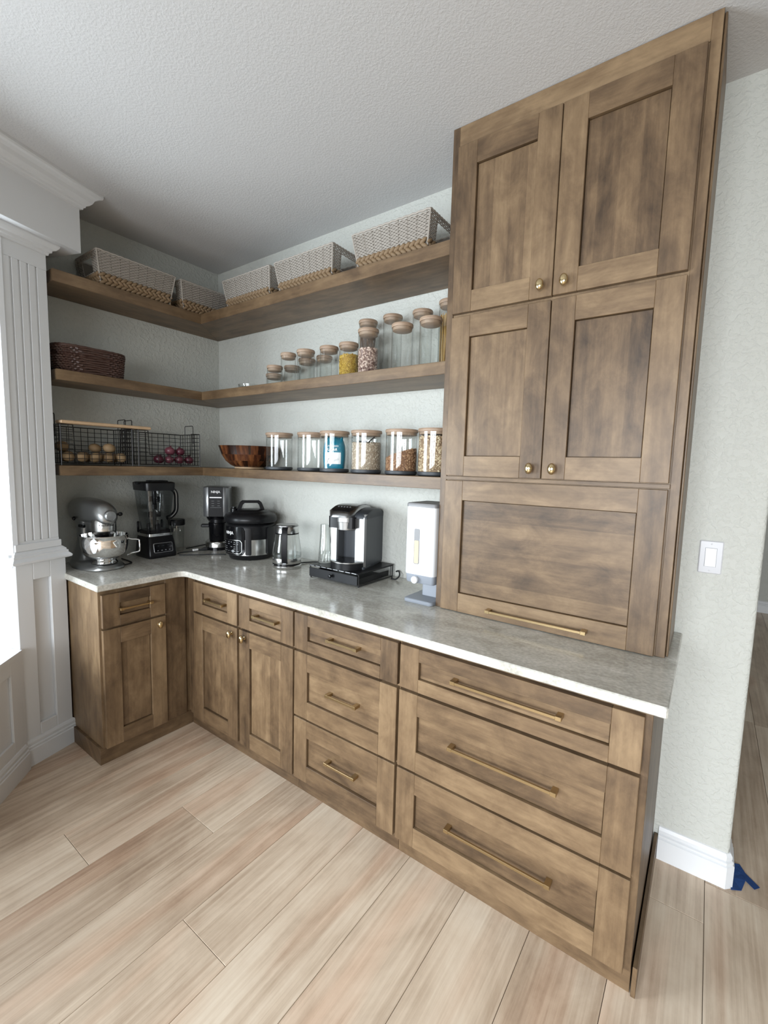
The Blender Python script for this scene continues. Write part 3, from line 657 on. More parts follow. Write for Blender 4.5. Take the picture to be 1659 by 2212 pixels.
mb = MB(); mb.M = Matrix.Translation((0.158, 0, 0.290)) @ Matrix.Rotation(R(90), 4, 'Y'); mb.lathe([(0.030, -0.01), (0.030, 0.018), (0.027, 0.022), (0.0265, 0.022)], (0, 0, 0), 28); mb.lathe([(0.0265, 0.021), (0.024, 0.024), (0.001, 0.025)], (0, 0, 0), 28, m=1); mb.build('hub_cap', ['mixer_grey', 'steel'], mx)
mb = MB(); mb.tube([(0.155, 0.030, 0.294), (0.160, 0.052, 0.295)], 0.0065, 10); mb.ball((0.161, 0.058, 0.295), (0.011, 0.012, 0.011)); mb.build('hub_knob', 'gloss_black', mx)
mb = MB(); mb.ball((-0.075, -0.066, 0.262), (0.011, 0.008, 0.011)); mb.tube([(-0.075, -0.068, 0.262), (-0.055, -0.076, 0.262)], 0.0035, 8); mb.build('speed_lever', 'gloss_black', mx)
mb = MB(); mb.box(-0.060, -0.008, -0.054, -0.038, 0.214, 0.230, ch=0.003); mb.build('lock_lever', 'gloss_black', mx)
BP = [(0.060, 0.001), (0.062, 0.004), (0.056, 0.010), (0.052, 0.018), (0.058, 0.024), (0.078, 0.034), (0.095, 0.050), (0.106, 0.072), (0.111, 0.10), (0.112, 0.125), (0.1125, 0.150), (0.1155, 0.152), (0.1155, 0.155), (0.111, 0.155), (0.109, 0.125), (0.104, 0.075), (0.092, 0.053), (0.070, 0.038), (0.03, 0.033), (0.001, 0.032)]
mb = MB(); mb.lathe([(r, z + 0.030) for r, z in BP], (0.105, 0, 0), 48, cap=False); bw = mb.build('bowl', 'chrome', mx, angle=60)
ha = R(62); hx, hy = math.cos(ha), math.sin(ha)
mb = MB(); mb.tube(smooth_path([(0.105 + r * hx, r * hy, z) for r, z in ((0.110, 0.160), (0.128, 0.152), (0.160, 0.148), (0.166, 0.138), (0.166, 0.090), (0.160, 0.080), (0.128, 0.074), (0.104, 0.064))], 3), 0.0038, 8); mb.build('bowl_handle', 'chrome', bw)
world(); 
mb = MB(); mb.tube(smooth_path([(0.075, -0.06, 0.012), (0.12, 0.0, 0.004), (0.11, 0.13, 0.004), (0.05, 0.16, 0.004), (-0.05, 0.17, 0.004)], 5), 0.0036, 8); mb.build('power_cord', 'rubber', mx)

# blender (front with the control panel faces +x)
bl = thing('blender', 'black countertop blender with a tall square pitcher and side handle', 'blender', (0.16, -0.565, ZC + 0.0005), 0.0)
mb = MB()
secs = [(0.0, 0.176, 0.172, 0.02, 0), (0.006, 0.182, 0.178, 0.022, 0), (0.020, 0.182, 0.178, 0.022, 0), (0.060, 0.174, 0.174, 0.022, -0.004), (0.105, 0.160, 0.166, 0.022, -0.008), (0.130, 0.150, 0.158, 0.022, -0.010)]
mb.loft([[(x, y, z) for x, y in rrect(w, d_, r, 4, cx)] for z, w, d_, r, cx in secs], True, True); mb.build('motor_base', 'black_plastic', bl)
mb = MB(); mb.loft([[(x, y, z) for x, y in rrect(w, d_, 0.024, 4, -0.010)] for z, w, d_ in ((0.130, 0.152, 0.160), (0.146, 0.150, 0.158))], True, True); rg = mb.build('trim_ring', 'steel', bl)
facing(rg, 'lettering', 'NINJA', 0.010, (0.0662, 0.0, 0.138), (0, 1, 0), (0, 0, 1), 'print_grey')
# control panel on the sloping face
fp = [(0.0915, 0.022), (0.0765, 0.098)]; sl = Vector((fp[1][0] - fp[0][0], 0, fp[1][1] - fp[0][1])).normalized(); nn = Vector((sl.z, 0, -sl.x))
def onp(y, t, d): p = Vector((fp[0][0], 0, fp[0][1])) + sl * t + nn * d; return (p.x, y, p.z)
mb = MB(); mb.loft([[onp(y, 0.040 + t, d) for y, t in rrect(0.118 - i_, 0.060 - i_, 0.008, 3)] for d, i_ in ((-0.006, 0), (0.0015, 0), (0.0022, 0.002))], True, False); cpn = mb.build('panel_frame', 'gunmetal', bl)
mb = MB(); mb.loft([[onp(y, 0.040 + t, d) for y, t in rrect(0.110, 0.052, 0.006, 3)] for d in (0.001, 0.0030)], True, False); mb.build('control_panel', 'gloss_black', cpn)
for y in (-0.036, -0.012, 0.012, 0.036):
    mb = MB(); mb.loft([[onp(y + a, 0.024 + b, d) for a, b in rrect(0.009, 0.004, 0.001, 2)] for d in (0.0028, 0.0036)], True, False); mb.build('button', 'print_grey', cpn)
for y in (-0.03, 0.0, 0.03):
    mb = MB(); mb.loft([[onp(y + a, 0.052 + b, d) for a, b in rrect(0.010, 0.003, 0.001, 2)] for d in (0.0028, 0.0034)], True, False); mb.build('button', 'slate_plastic', cpn)
mb = MB()
PS = [(0.150, 0.128, 0.132), (0.195, 0.136, 0.140), (0.30, 0.158, 0.160), (0.415, 0.178, 0.178)]
mb.loft([[(x, y, z) for x, y in rrect(w, d_, 0.03, 4, -0.010)] for z, w, d_ in PS], False, True); pit = mb.build('pitcher', 'smoke_glass', bl)
mb = MB(); mb.loft([[(x, y, z) for x, y in rrect(w, d_, 0.03, 4, -0.010)] for z, w, d_ in ((0.146, 0.138, 0.142), (0.160, 0.142, 0.146), (0.166, 0.134, 0.138))], True, True)
for y in (-0.074, 0.074):
    for x in (-0.075, 0.05): mb.box(x, x + 0.014, y - 0.006, y + 0.006, 0.146, 0.215, ch=0.004)
mb.box(0.056, 0.066, -0.03, -0.005, 0.146, 0.205, ch=0.004)
mb.build('pitcher_collar', 'black_plastic', bl)
mb = MB(); mb.loft([[(x, y, z) for x, y in rrect(w, d_, 0.034, 4, -0.010)] for z, w, d_ in ((0.408, 0.186, 0.186), (0.448, 0.190, 0.192), (0.454, 0.188, 0.190), (0.459, 0.170, 0.170))], True, True)
mb.box(-0.05, 0.03, -0.03, 0.07, 0.456, 0.466, ch=0.003); mb.box(-0.02, 0.02, -0.118, -0.09, 0.446, 0.458, ch=0.004); mb.build('lid', 'black_plastic', bl)
mb = MB(); mb.tube(smooth_path([(-0.01, 0.082, 0.425), (-0.008, 0.105, 0.418), (-0.008, 0.136, 0.385), (-0.008, 0.140, 0.33), (-0.008, 0.136, 0.272), (-0.009, 0.105, 0.238), (-0.01, 0.078, 0.228)], 4), 0.014, 10); mb.build('handle', 'black_plastic', bl)
mb = MB(); mb.tube(smooth_path([(0.003, 0.086, 0.427), (0.006, 0.108, 0.416), (0.006, 0.130, 0.384), (0.006, 0.133, 0.33), (0.006, 0.129, 0.272), (0.005, 0.102, 0.240), (0.003, 0.080, 0.232)], 4), 0.0055, 8); mb.build('handle_inlay', 'gunmetal', bl)
mb = MB(); mb.lathe([(0.012, 0.165), (0.012, 0.40)], (-0.01, 0, 0), 14)
for k, z in enumerate((0.19, 0.24, 0.29, 0.335)):
    q = Matrix.Rotation(R(70 * k), 4, 'Z'); mb.M = Matrix.Translation((-0.01, 0, z)) @ q; mb.box(-0.034, 0.034, -0.008, 0.008, 0, 0.034, ch=0.003)
mb.build('blade_column', 'black_plastic', bl)
mb = MB()
for k in range(9): mb.box(0.0745 + 0.011 * (k * 0.017 / 0.1), 0.0752 + 0.011 * (k * 0.017 / 0.1), 0.018, 0.034 if k % 4 else 0.046, 0.245 + k * 0.017, 0.2462 + k * 0.017)
mb.build('scale_marks', 'print_black', pit)
pc = thing('power_cord', 'black power cord ending in a plug with a white tag', 'cord', (0.16, -0.565, ZC + 0.0005), 0.0)
mb = MB(); mb.tube(smooth_path([(0.055, 0.108, 0.004), (0.040, 0.14, 0.004), (0.045, 0.18, 0.004), (0.060, 0.215, 0.006), (0.066, 0.245, 0.009)], 5), 0.0036, 8); mb.build('cable', 'rubber', pc)
mb = MB(); mb.tube([(0.066, 0.245, 0.009), (0.070, 0.262, 0.010), (0.074, 0.282, 0.0125), (0.078, 0.298, 0.0125)], 0.006, 8, rr=[0.005, 0.007, 0.012, 0.012]); mb.tube([(0.078, 0.298, 0.014), (0.081, 0.314, 0.014)], 0.0018, 6); mb.tube([(0.078, 0.298, 0.007), (0.081, 0.314, 0.007)], 0.0018, 6); mb.build('plug', 'rubber', pc)
mb = MB(); mb.box(0.060, 0.072, 0.205, 0.240, 0.008, 0.020, ch=0.001); mb.build('cord_tag', 'tag_white', pc)

# lidded travel cup beside the blender
cp = thing('travel_cup', 'clear ribbed blending cup with a black lid between blender and frozen dessert maker', 'cup', (0.105, -0.400, ZC + 0.0005), 0.0)
mb = MB(); mb.lathe([(0.034, 0.0), (0.040, 0.004), (0.043, 0.06), (0.047, 0.178)], (0, 0, 0), 32, cap=False); mb.lathe([(0.034, 0.0), (0.0, 0.001)], (0, 0, 0), 32, cap=False); mb.build('cup', 'clear_glass', cp)
mb = MB(); mb.lathe([(0.050, 0.172), (0.052, 0.174), (0.052, 0.205), (0.048, 0.210), (0.0005, 0.210)], (0, 0, 0), 32); mb.build('lid', 'black_plastic', cp)
mb = MB(); mb.lathe([(0.006, 0.150), (0.008, 0.172)], (0, 0, 0), 12)
for k in range(4):
    a = k * math.pi / 2 + 0.4; mb.tube([(0, 0, 0.156), (0.022 * math.cos(a), 0.022 * math.sin(a), 0.150), (0.027 * math.cos(a), 0.027 * math.sin(a), 0.132)], 0.003, 5)
mb.build('blade', 'steel', cp)

# frozen dessert maker (front = local -y)
fm = thing('ice_cream_maker', 'tall slim silver and black frozen dessert maker in the corner', 'ice cream maker', (0.215, -0.165, ZC + 0.0005), R(48))
mb = MB(); mb.loft([[(x, y, z) for x, y in rrect(0.150, 0.19, 0.07, 6)] for z in (0.0, 0.020)], True, True); mb.build('foot', 'gloss_black', fm)
mb = MB(); mb.loft([[(x, y, z) for x, y in rrect(w, w + 0.04, 0.07, 6)] for z, w in ((0.020, 0.156), (0.052, 0.156), (0.058, 0.146))], True, True); mb.build('base_band', 'steel', fm)
mb = MB(); mb.loft([[(x, y, z) for x, y in rrect(w, d_, 0.03, 5, 0, cy)] for z, w, d_, cy in ((0.050, 0.120, 0.09, 0.045), (0.10, 0.118, 0.085, 0.05), (0.17, 0.118, 0.085, 0.05), (0.21, 0.134, 0.15, 0.015), (0.235, 0.140, 0.17, 0.0))], True, True); mb.build('column', 'gloss_black', fm)
mb = MB(); mb.loft([[(x, y, z) for x, y in rrect(w, d_, 0.034, 6)] for z, w, d_ in ((0.228, 0.162, 0.190), (0.232, 0.166, 0.194), (0.418, 0.166, 0.194), (0.424, 0.158, 0.186))], True, True); mb.build('motor_housing', 'silver_plastic', fm)
mb = MB(); mb.loft([[(x, -0.0945 - d_, 0.326 + z) for x, z in rrect(0.092 - i_, 0.196 - i_, 0.004, 3)] for d_, i_ in ((-0.008, 0), (0.003, 0), (0.0045, 0.003))], True, False); fpn = mb.build('control_panel', 'panel_black', fm)
facing(fpn, 'lettering', 'NINJA', 0.021, (0.0, -0.0992, 0.392), (1, 0, 0), (0, 0, 1), 'print_white', bold=0.0005)
mb = MB(); mb.box(-0.038, 0.038, -0.0998, -0.0985, 0.3525, 0.3585); mb.build('light_bar', 'screen_white', fpn)
for i in range(3):
    for j in (-1, 1):
        mb = MB(); mb.box(j * 0.018 - 0.008, j * 0.018 + 0.008, -0.0996, -0.0985, 0.332 - i * 0.016, 0.3335 - i * 0.016); mb.build('button', 'print_grey', fpn)
mb = MB(); mb.box(-0.034, 0.034, -0.0996, -0.0985, 0.289, 0.2902); mb.build('divider', 'print_grey', fpn)
mb = MB(); mb.lathe([(0.050, 0.062), (0.053, 0.070), (0.056, 0.16), (0.058, 0.172), (0.058, 0.182), (0.020, 0.186)], (0, -0.028, 0), 32, cap=True); tub = mb.build('tub', 'gloss_black', fm)
mb = MB(); mb.lathe([(0.048, 0.184), (0.048, 0.205), (0.03, 0.225)], (0, -0.028, 0), 24); mb.build('tub_lid', 'black_plastic', fm)
mb = MB(); mb.box(-0.104, -0.05, -0.042, -0.014, 0.150, 0.172, ch=0.005); mb.build('tub_handle', 'black_plastic', tub)
mb = MB(); mb.tube(smooth_path([(-0.05, 0.085, 0.03), (-0.085, 0.10, 0.012), (-0.14, 0.055, 0.006), (-0.20, -0.03, 0.006)], 5), 0.0036, 8); mb.build('power_cord', 'rubber', fm)

# multi cooker (own -y = control panel)
ck = thing('pressure_cooker', 'round black and steel pressure cooker with a handled lid', 'pressure cooker', (0.605, -0.195, ZC + 0.0005), R(4))
RC = 0.146
mb = MB(); mb.lathe([(0.120, 0.0), (0.128, 0.004), (0.136, 0.022), (0.140, 0.030)], (0, 0, 0), 48); 
for k in range(4):
    a = R(45 + 90 * k); mb.lathe([(0.014, -0.0), (0.014, 0.008)], (0.11 * math.cos(a), 0.11 * math.sin(a), 0.0), 12)
mb.build('foot', 'black_plastic', ck)
mb = MB(); mb.lathe([(0.140, 0.030), (RC, 0.034), (RC, 0.128), (RC - 0.002, 0.130)], (0, 0, 0), 64); mb.build('steel_band', 'steel', ck)
mb = MB(); mb.lathe([(RC - 0.001, 0.128), (RC, 0.130), (RC, 0.205), (0.140, 0.215), (0.128, 0.222), (0.05, 0.224)], (0, 0, 0), 64); mb.build('upper_body', 'black_plastic', ck)
mb = MB(); mb.lathe([(0.135, 0.222), (0.156, 0.228), (0.160, 0.236), (0.160, 0.256), (0.150, 0.272), (0.130, 0.281), (0.112, 0.285), (0.108, 0.290), (0.070, 0.302), (0.001, 0.306)], (0, 0, 0), 64); lid = mb.build('lid', 'black_plastic', ck)
mb = MB(); hd_ = Vector((math.cos(R(52)), math.sin(R(52)), 0))
def hp(s_, z): return tuple(hd_ * s_ + Vector((0, 0, z)))
sec = [(-0.086, 0.288), (-0.076, 0.318), (-0.064, 0.346), (-0.050, 0.357), (0.050, 0.357), (0.064, 0.346), (0.076, 0.318), (0.086, 0.288)]
pr = Vector((-hd_.y, hd_.x, 0)); inner = [(s_ * 0.76, z - 0.016) for s_, z in sec]
rings = []
for w in (-0.017, -0.014, 0.014, 0.017):
    sh = 0.003 if abs(w) > 0.015 else 0
    rings.append([tuple(Vector(hp(s_, z - sh)) + pr * w) for s_, z in sec] + [tuple(Vector(hp(s_, z + sh)) + pr * w) for s_, z in reversed(inner)])
mb.loft(rings, True, False); mb.build('lid_handle', 'black_plastic', lid)
mb = MB(); vp = hd_ * -0.10; mb.lathe([(0.020, 0.276), (0.020, 0.306), (0.014, 0.310), (0.014, 0.318), (0.002, 0.319)], (vp.x, vp.y, 0), 16); mb.build('steam_valve', 'gloss_black', lid)
def cyl(a, z, d=0.0): return ((RC + d) * math.sin(a), -(RC + d) * math.cos(a), z)
def patch(mb, a0, a1, z0, z1, d0, d1, n=14, r=0.012, m=0):
    poly = [(x, z) for x, z in rrect((a1 - a0) * RC, z1 - z0, r, 4)]; ac, zc = (a0 + a1) / 2, (z0 + z1) / 2
    # strip columns keep the patch on the curve
    cols = []
    for k in range(n + 1):
        x = -(a1 - a0) * RC / 2 + (a1 - a0) * RC * k / n; e_ = max(0.0, abs(x) - ((a1 - a0) * RC / 2 - r)); hz = (z1 - z0) / 2 - (r - math.sqrt(max(r * r - e_ * e_, 0)))
        cols.append((ac + x / RC, hz))
    rings = [[cyl(a, zc - h, d0), cyl(a, zc + h, d0), cyl(a, zc + h, d1), cyl(a, zc - h, d1)] for a, h in cols]
    mb.loft(rings, True, True, m)
mb = MB(); patch(mb, -0.62, 0.60, 0.036, 0.205, -0.004, 0.006, r=0.02); mb.build('front_fascia', 'gloss_black', ck, angle=30)
mb = MB(); patch(mb, -0.56, 0.50, 0.044, 0.128, 0.003, 0.0085, r=0.014); cf = mb.build('panel_frame', 'steel', ck, angle=30)
mb = MB(); patch(mb, -0.535, 0.475, 0.0475, 0.1245, 0.004, 0.0095, r=0.012); mb.build('control_panel', 'gloss_black', cf, angle=30)
random.seed(5)
for i, z in enumerate((0.114, 0.102, 0.086, 0.074, 0.060)):
    for a in (-0.42, -0.27, -0.12, 0.03, 0.18, 0.33):
        if random.random() < 0.72:
            mb = MB(); w = random.uniform(0.025, 0.05); patch(mb, a - w, a + w, z - 0.0014, z + 0.0014, 0.0085, 0.0100, 3, 0.0006); mb.build('button', 'print_grey', cf)
mb = MB(); patch(mb, 0.05, 0.19, 0.052, 0.068, 0.0085, 0.0105, 6, 0.0075); mb.build('dial_button', 'print_grey', cf)
mb = text_mb('NINJA', 0.025, lambda x, y, d: Vector(cyl(-0.12 + x / RC, 0.168 + y, 0.0063 + d)), bold=0.0004); mb.build('lettering', 'print_white', ck)
mb = MB(); patch(mb, 0.62, 0.86, 0.036, 0.200, -0.004, 0.004, r=0.008); mb.build('fascia_rib', 'black_plastic', ck, angle=30)
mb = MB(); patch(mb, 1.52, 2.2, 0.034, 0.205, -0.004, 0.010, r=0.01); mb.build('side_grip', 'black_plastic', ck, angle=30)
at(0.33, -0.42, ZC); mb = MB(); mb.tube(smooth_path([(0.452, -0.275, ZC + 0.0045), (0.40, -0.315, ZC + 0.0045), (0.345, -0.385, ZC + 0.0045), (0.285, -0.455, ZC + 0.0045), (0.262, -0.475, ZC + 0.0045)], 5), 0.0038, 8); tag(mb.build('power_cord', 'rubber'), 'black power cord lying on the worktop between blender and pressure cooker', 'cord')

# glass kettle (handle = local -y)
kt = thing('electric_kettle', 'glass electric kettle with steel bands standing between cooker and coffee machine', 'kettle', (0.985, -0.238, ZC + 0.0005), R(40))
mb = MB(); mb.lathe([(0.080, 0.0), (0.082, 0.003), (0.082, 0.016), (0.078, 0.020), (0.0, 0.020)], (0, 0, 0), 40); mb.build('power_base', 'steel', kt)
mb = MB(); mb.lathe([(0.078, 0.0195), (0.081, 0.022), (0.081, 0.028), (0.078, 0.029)], (0, 0, 0), 40); mb.build('seal_ring', 'gloss_black', kt)
mb = MB(); mb.lathe([(0.079, 0.028), (0.080, 0.030), (0.080, 0.058), (0.079, 0.060), (0.0, 0.060)], (0, 0, 0), 40); mb.build('heater_band', 'steel', kt)
mb = MB(); mb.lathe([(0.080, 0.059), (0.082, 0.075), (0.079, 0.11), (0.071, 0.16), (0.066, 0.196)], (0, 0, 0), 40, cap=False); jug = mb.build('jug', 'clear_glass', kt)
mb = MB(); mb.lathe([(0.078, 0.0605), (0.0795, 0.075), (0.079, 0.080), (0.0, 0.0802)], (0, 0, 0), 40, cap=False); mb.build('water', 'water', jug)
mb = MB(); mb.lathe([(0.0665, 0.194), (0.0672, 0.196), (0.0672, 0.200), (0.066, 0.201)], (0, 0, 0), 40); mb.build('seal_ring', 'gloss_black', kt)
mb = MB(); mb.lathe([(0.066, 0.199), (0.062, 0.236), (0.060, 0.238)], (0, 0, 0), 40, cap=False); mb.build('collar', 'steel', kt)
mb = MB(); mb.lathe([(0.060, 0.235), (0.064, 0.239), (0.064, 0.243), (0.060, 0.247), (0.0, 0.249)], (0, 0, 0), 40); mb.build('lid', 'gunmetal', kt)
mb = MB(); sp_ = [(-0.012, 0.064, 0.225), (0.012, 0.064, 0.225), (0.008, 0.078, 0.238), (-0.008, 0.078, 0.238)]
mb.add([(-0.016, 0.058, 0.215), (0.016, 0.058, 0.215), (0.016, 0.058, 0.238), (-0.016, 0.058, 0.238), (0, 0.078, 0.238)], [(0, 1, 4), (1, 2, 4), (2, 3, 4), (3, 0, 4)]); mb.build('spout', 'steel', kt)
mb = MB(); HP = [(-0.058, 0.240), (-0.085, 0.236), (-0.102, 0.210), (-0.108, 0.15), (-0.108, 0.085), (-0.100, 0.045), (-0.079, 0.036)]
hpts = smooth_path([(0, y, z) for y, z in HP], 4); rings = []
for p in hpts: rings.append([(x_, p.y + dy, p.z) for x_, dy in ((-0.016, 0), (-0.013, -0.006), (0.013, -0.006), (0.016, 0), (0.013, 0.007), (-0.013, 0.007))])
mb.loft(rings, True, True); mb.build('handle', 'satin_black', kt, angle=60)
mb = MB(); mb.box(-0.010, 0.010, -0.108, -0.100, 0.036, 0.044, ch=0.002); mb.build('switch', 'print_grey', kt)
mb = MB(); mb.tube(smooth_path([(0.05, 0.062, 0.008), (0.11, 0.11, 0.004), (0.17, 0.115, 0.004), (0.26, 0.03, 0.004)], 5), 0.0036, 8); mb.build('power_cord', 'rubber', kt)

# pod drawer stand
X0, X1, Y0, Y1, TZ = 1.248, 1.580, -0.325, -0.022, 0.984
tr = thing('pod_drawer', 'black metal coffee pod drawer stand under the coffee machine', 'drawer stand', (1.41, -0.17, ZC + 0.0005))
mb = MB(); mb.box(X0, X1, Y0 + 0.004, Y1, TZ - 0.008, TZ, ch=0.002); mb.build('top', 'satin_black', tr)
mb = MB()
for x in (X0 + 0.004, X1 - 0.004):
    mb = MB(); mb.tube([(x, Y0 + 0.01, TZ - 0.006), (x, Y0 + 0.01, ZC + 0.006), (x, Y1 - 0.004, ZC + 0.006), (x, Y1 - 0.004, TZ - 0.006)], 0.0032, 8)
    mb.build('side_frame', 'wire_black', tr)
    mb = MB(); mb.tube([(x, Y1 - 0.02, TZ - 0.006), (x, Y1 - 0.02, ZC + 0.006)], 0.0022, 8); mb.build('upright', 'wire_black', tr)
for x in (X0 + 0.006, X1 - 0.006):
    for y in (Y0 + 0.012, Y1 - 0.006):
        mb = MB(); mb.lathe([(0.0045, 0.0006), (0.0045, 0.006)], (x, y, ZC), 10); mb.build('foot', 'rubber', tr)
mb = MB(); mb.box(X0 + 0.004, X1 - 0.004, Y0, Y0 + 0.004, ZC + 0.010, TZ - 0.013, ch=0.001); df = mb.build('drawer_front', 'satin_black', tr)
mb = MB(); mb.box(X0 + 0.012, X1 - 0.012, Y0 + 0.004, Y1 - 0.03, ZC + 0.012, ZC + 0.016); mb.box(X0 + 0.012, X0 + 0.015, Y0 + 0.004, Y1 - 0.03, ZC + 0.016, TZ - 0.03); mb.box(X1 - 0.015, X1 - 0.012, Y0 + 0.004, Y1 - 0.03, ZC + 0.016, TZ - 0.03); mb.build('drawer_tray', 'black_plastic', df)
mb = MB(); mb.M = Matrix.Translation((1.41, Y0, ZC + 0.034)) @ Matrix.Rotation(R(90), 4, 'X'); mb.lathe([(0.004, -0.001), (0.004, 0.008), (0.009, 0.011), (0.010, 0.015), (0.007, 0.019), (0.001, 0.020)], (0, 0, 0), 18); mb.build('knob', 'gloss_black', df)
for k in range(8):
    mb = MB(); x = X0 + 0.006 + 0.0405 * k; mb.box(x, x + 0.030, Y0 + 0.003, Y0 + 0.0045, TZ - 0.0045, TZ - 0.0015); mb.build('front_slot', 'gunmetal', tr)

# pod coffee machine (front = local -y)
cf = thing('coffee_machine', 'grey and steel single cup coffee machine on the black pod drawer', 'coffee machine', (1.425, -0.165, TZ + 0.0005), R(15))
mb = MB()
mb.loft([[(x, y, z) for x, y in rrect(0.196, 0.262, 0.012, 4, 0.003, 0.029)] for z in (0.0, 0.012)], True, True)
mb.box(-0.095, 0.101, 0.000, 0.155, 0.012, 0.262, ch=0.006); mb.build('body', 'slate_plastic', cf)
mb = MB(); mb.box(0.095, 0.1025, -0.088, 0.156, 0.008, 0.276, ch=0.003); mb.build('side_panel', 'bay_plastic', cf)
mb = MB(); mb.loft([[(x, y, z) for x, y in ((0.040, -0.085 - dy), (0.094, -0.095 - dy * 0.6), (0.102, -0.088), (0.102, -0.02), (0.040, -0.02))] for z, dy in ((0.008, 0.0), (0.262, 0.0), (0.278, -0.012))], True, False); mb.build('right_pillar', 'brushed_steel', cf)
mb = MB(); mb.loft([[(x, y, z) for x, y in ((-0.1, -0.07), (-0.092, -0.092), (-0.058, -0.098), (-0.052, -0.09), (-0.052, -0.02), (-0.1, -0.02))] for z in (0.008, 0.262)], True, False); mb.build('left_pillar', 'gunmetal', cf)
mb = MB(); mb.box(-0.054, 0.042, -0.022, 0.002, 0.012, 0.20, ch=0.002); mb.build('cup_bay', 'bay_plastic', cf)
mb = MB(); arcp = [(0.098 * math.sin(R(a)), -0.062 - 0.104 * math.cos(R(a)) * 0.95) for a in range(-80, 81, 10)]
dp = [(x, y) for x, y in arcp] + [(0.096, -0.02), (-0.096, -0.02)]
mb.loft([[(x, y, z) for x, y in dp] for z in (0.0, 0.034)], True, True); tray_ = mb.build('drip_tray', 'black_plastic', cf)
mb = MB(); mb.loft([[(x * s_, -0.02 + (y + 0.02) * s_, z) for x, y in dp] for z, s_ in ((0.033, 1.0), (0.037, 1.0), (0.039, 0.97))], True, True); mb.build('tray_rim', 'steel', tray_)
mb = MB(); mb.loft([[(x * 0.94, -0.02 + (y + 0.02) * 0.94, z) for x, y in dp] for z in (0.038, 0.0398)], True, True); mb.build('drip_plate', 'gloss_black', tray_)
mb = MB(); mb.lathe([(0.050, 0.195), (0.053, 0.197), (0.056, 0.235), (0.058, 0.237), (0.058, 0.262)], (-0.012, -0.072, 0), 40); mb.build('brew_head', 'brushed_steel', cf)
mb = MB(); mb.loft([[(x, y, z) for x, y in rrect(0.148, 0.12, 0.02, 4, -0.025, -0.06)] for z in (0.205, 0.262)], True, True); mb.build('head_housing', 'black_plastic', cf)
mb = MB(); rings = []
for y, zt in ((-0.139, 0.268), (-0.135, 0.276), (-0.12, 0.286), (-0.095, 0.297), (-0.06, 0.307), (-0.02, 0.313), (0.03, 0.315), (0.08, 0.312), (0.12, 0.304), (0.150, 0.290), (0.156, 0.270)):
    w0 = -0.101 + max(0, (-0.10 - y)) * 0.85; w1 = 0.040 - max(0, (-0.10 - y)) * 0.6; zb = 0.262
    rings.append([(w0, y, zb), (w1, y, zb), (w1, y, zt - 0.008), (w1 - 0.010, y, zt), ((w0 + w1) / 2, y, zt + 0.003), (w0 + 0.010, y, zt), (w0, y, zt - 0.008)])
mb.loft(rings, True, True); lidk = mb.build('lid', 'gunmetal', cf, angle=55)
mb = MB(); rings = []
for y, zt in ((-0.118, 0.2885), (-0.095, 0.2985), (-0.06, 0.3085), (-0.02, 0.3145), (0.03, 0.3165), (0.08, 0.3135), (0.105, 0.3085)):
    w0 = -0.088 + max(0, (-0.10 - y)) * 0.85; w1 = 0.027 - max(0, (-0.10 - y)) * 0.6
    rings.append([(w0, y, zt - 0.005), (w1, y, zt - 0.005), (w1, y, zt + 0.001), ((w0 + w1) / 2, y, zt + 0.0035), (w0, y, zt + 0.001)])
mb.loft(rings, True, True); mb.build('touch_panel', 'gloss_black', lidk, angle=55)
for k in range(5):
    mb = MB(); mb.M = Matrix.Translation((-0.060 + 0.016 * k, -0.072, 0.3095)) @ Matrix.Rotation(R(14), 4, 'X'); mb.box(-0.004, 0.004, -0.004, 0.004, 0.0, 0.0008); mb.build('button', 'print_grey', lidk)
mb = MB(); rings = []
for y, zt in ((-0.094, 0.264), (-0.088, 0.275), (-0.06, 0.287), (-0.02, 0.296), (0.03, 0.300), (0.08, 0.297), (0.12, 0.289), (0.150, 0.277), (0.156, 0.262)):
    rings.append([(0.041, y, 0.255), (0.1035, y, 0.255), (0.1035, y, zt - 0.006), (0.097, y, zt), (0.041, y, zt + 0.002)])
mb.loft(rings, True, True); mb.build('shoulder', 'slate_plastic', cf, angle=55)
at(1.6, -0.04, ZC); mb = MB(); mb.tube(smooth_path([(1.590, -0.010, ZC + 0.030), (1.612, -0.018, ZC + 0.036), (1.632, -0.040, ZC + 0.020), (1.628, -0.066, ZC + 0.0055), (1.606, -0.072, ZC + 0.0055), (1.592, -0.050, ZC + 0.0055)], 5), 0.0042, 8); tag(mb.build('power_cord', 'rubber'), 'black cord loop beside the back of the pod drawer', 'cord')

# tapered glass with a cord behind it
gb = thing('glass_carafe', 'slender tapered clear glass carafe on the pod drawer beside the coffee machine', 'carafe', (1.278, -0.235, TZ + 0.0005), 0.0)
mb = MB(); mb.lathe([(0.004, 0.0), (0.034, 0.001), (0.036, 0.006), (0.031, 0.08), (0.026, 0.16), (0.025, 0.205), (0.0235, 0.205), (0.0245, 0.16), (0.0295, 0.08), (0.033, 0.014), (0.004, 0.012)], (0, 0, 0), 32, cap=False); mb.build('vessel', 'clear_glass', gb, angle=60)
mb = MB()
for k in range(10):
    a = 2 * math.pi * k / 10; mb.tube([(0.030 * math.cos(a), 0.030 * math.sin(a), 0.008), (0.025 * math.cos(a + 0.3), 0.025 * math.sin(a + 0.3), 0.058)], 0.0016, 5)
mb.build('cut_facets', 'clear_glass', gb)
at(1.32, -0.1, 1.0)
mb = MB(); mb.tube(smooth_path([(1.322, -0.152, 1.232), (1.300, -0.150, 1.215), (1.272, -0.165, 1.170), (1.270, -0.180, 1.10), (1.285, -0.178, 1.04), (1.290, -0.170, 1.00), (1.292, -0.155, 0.990)], 5), 0.0032, 8)
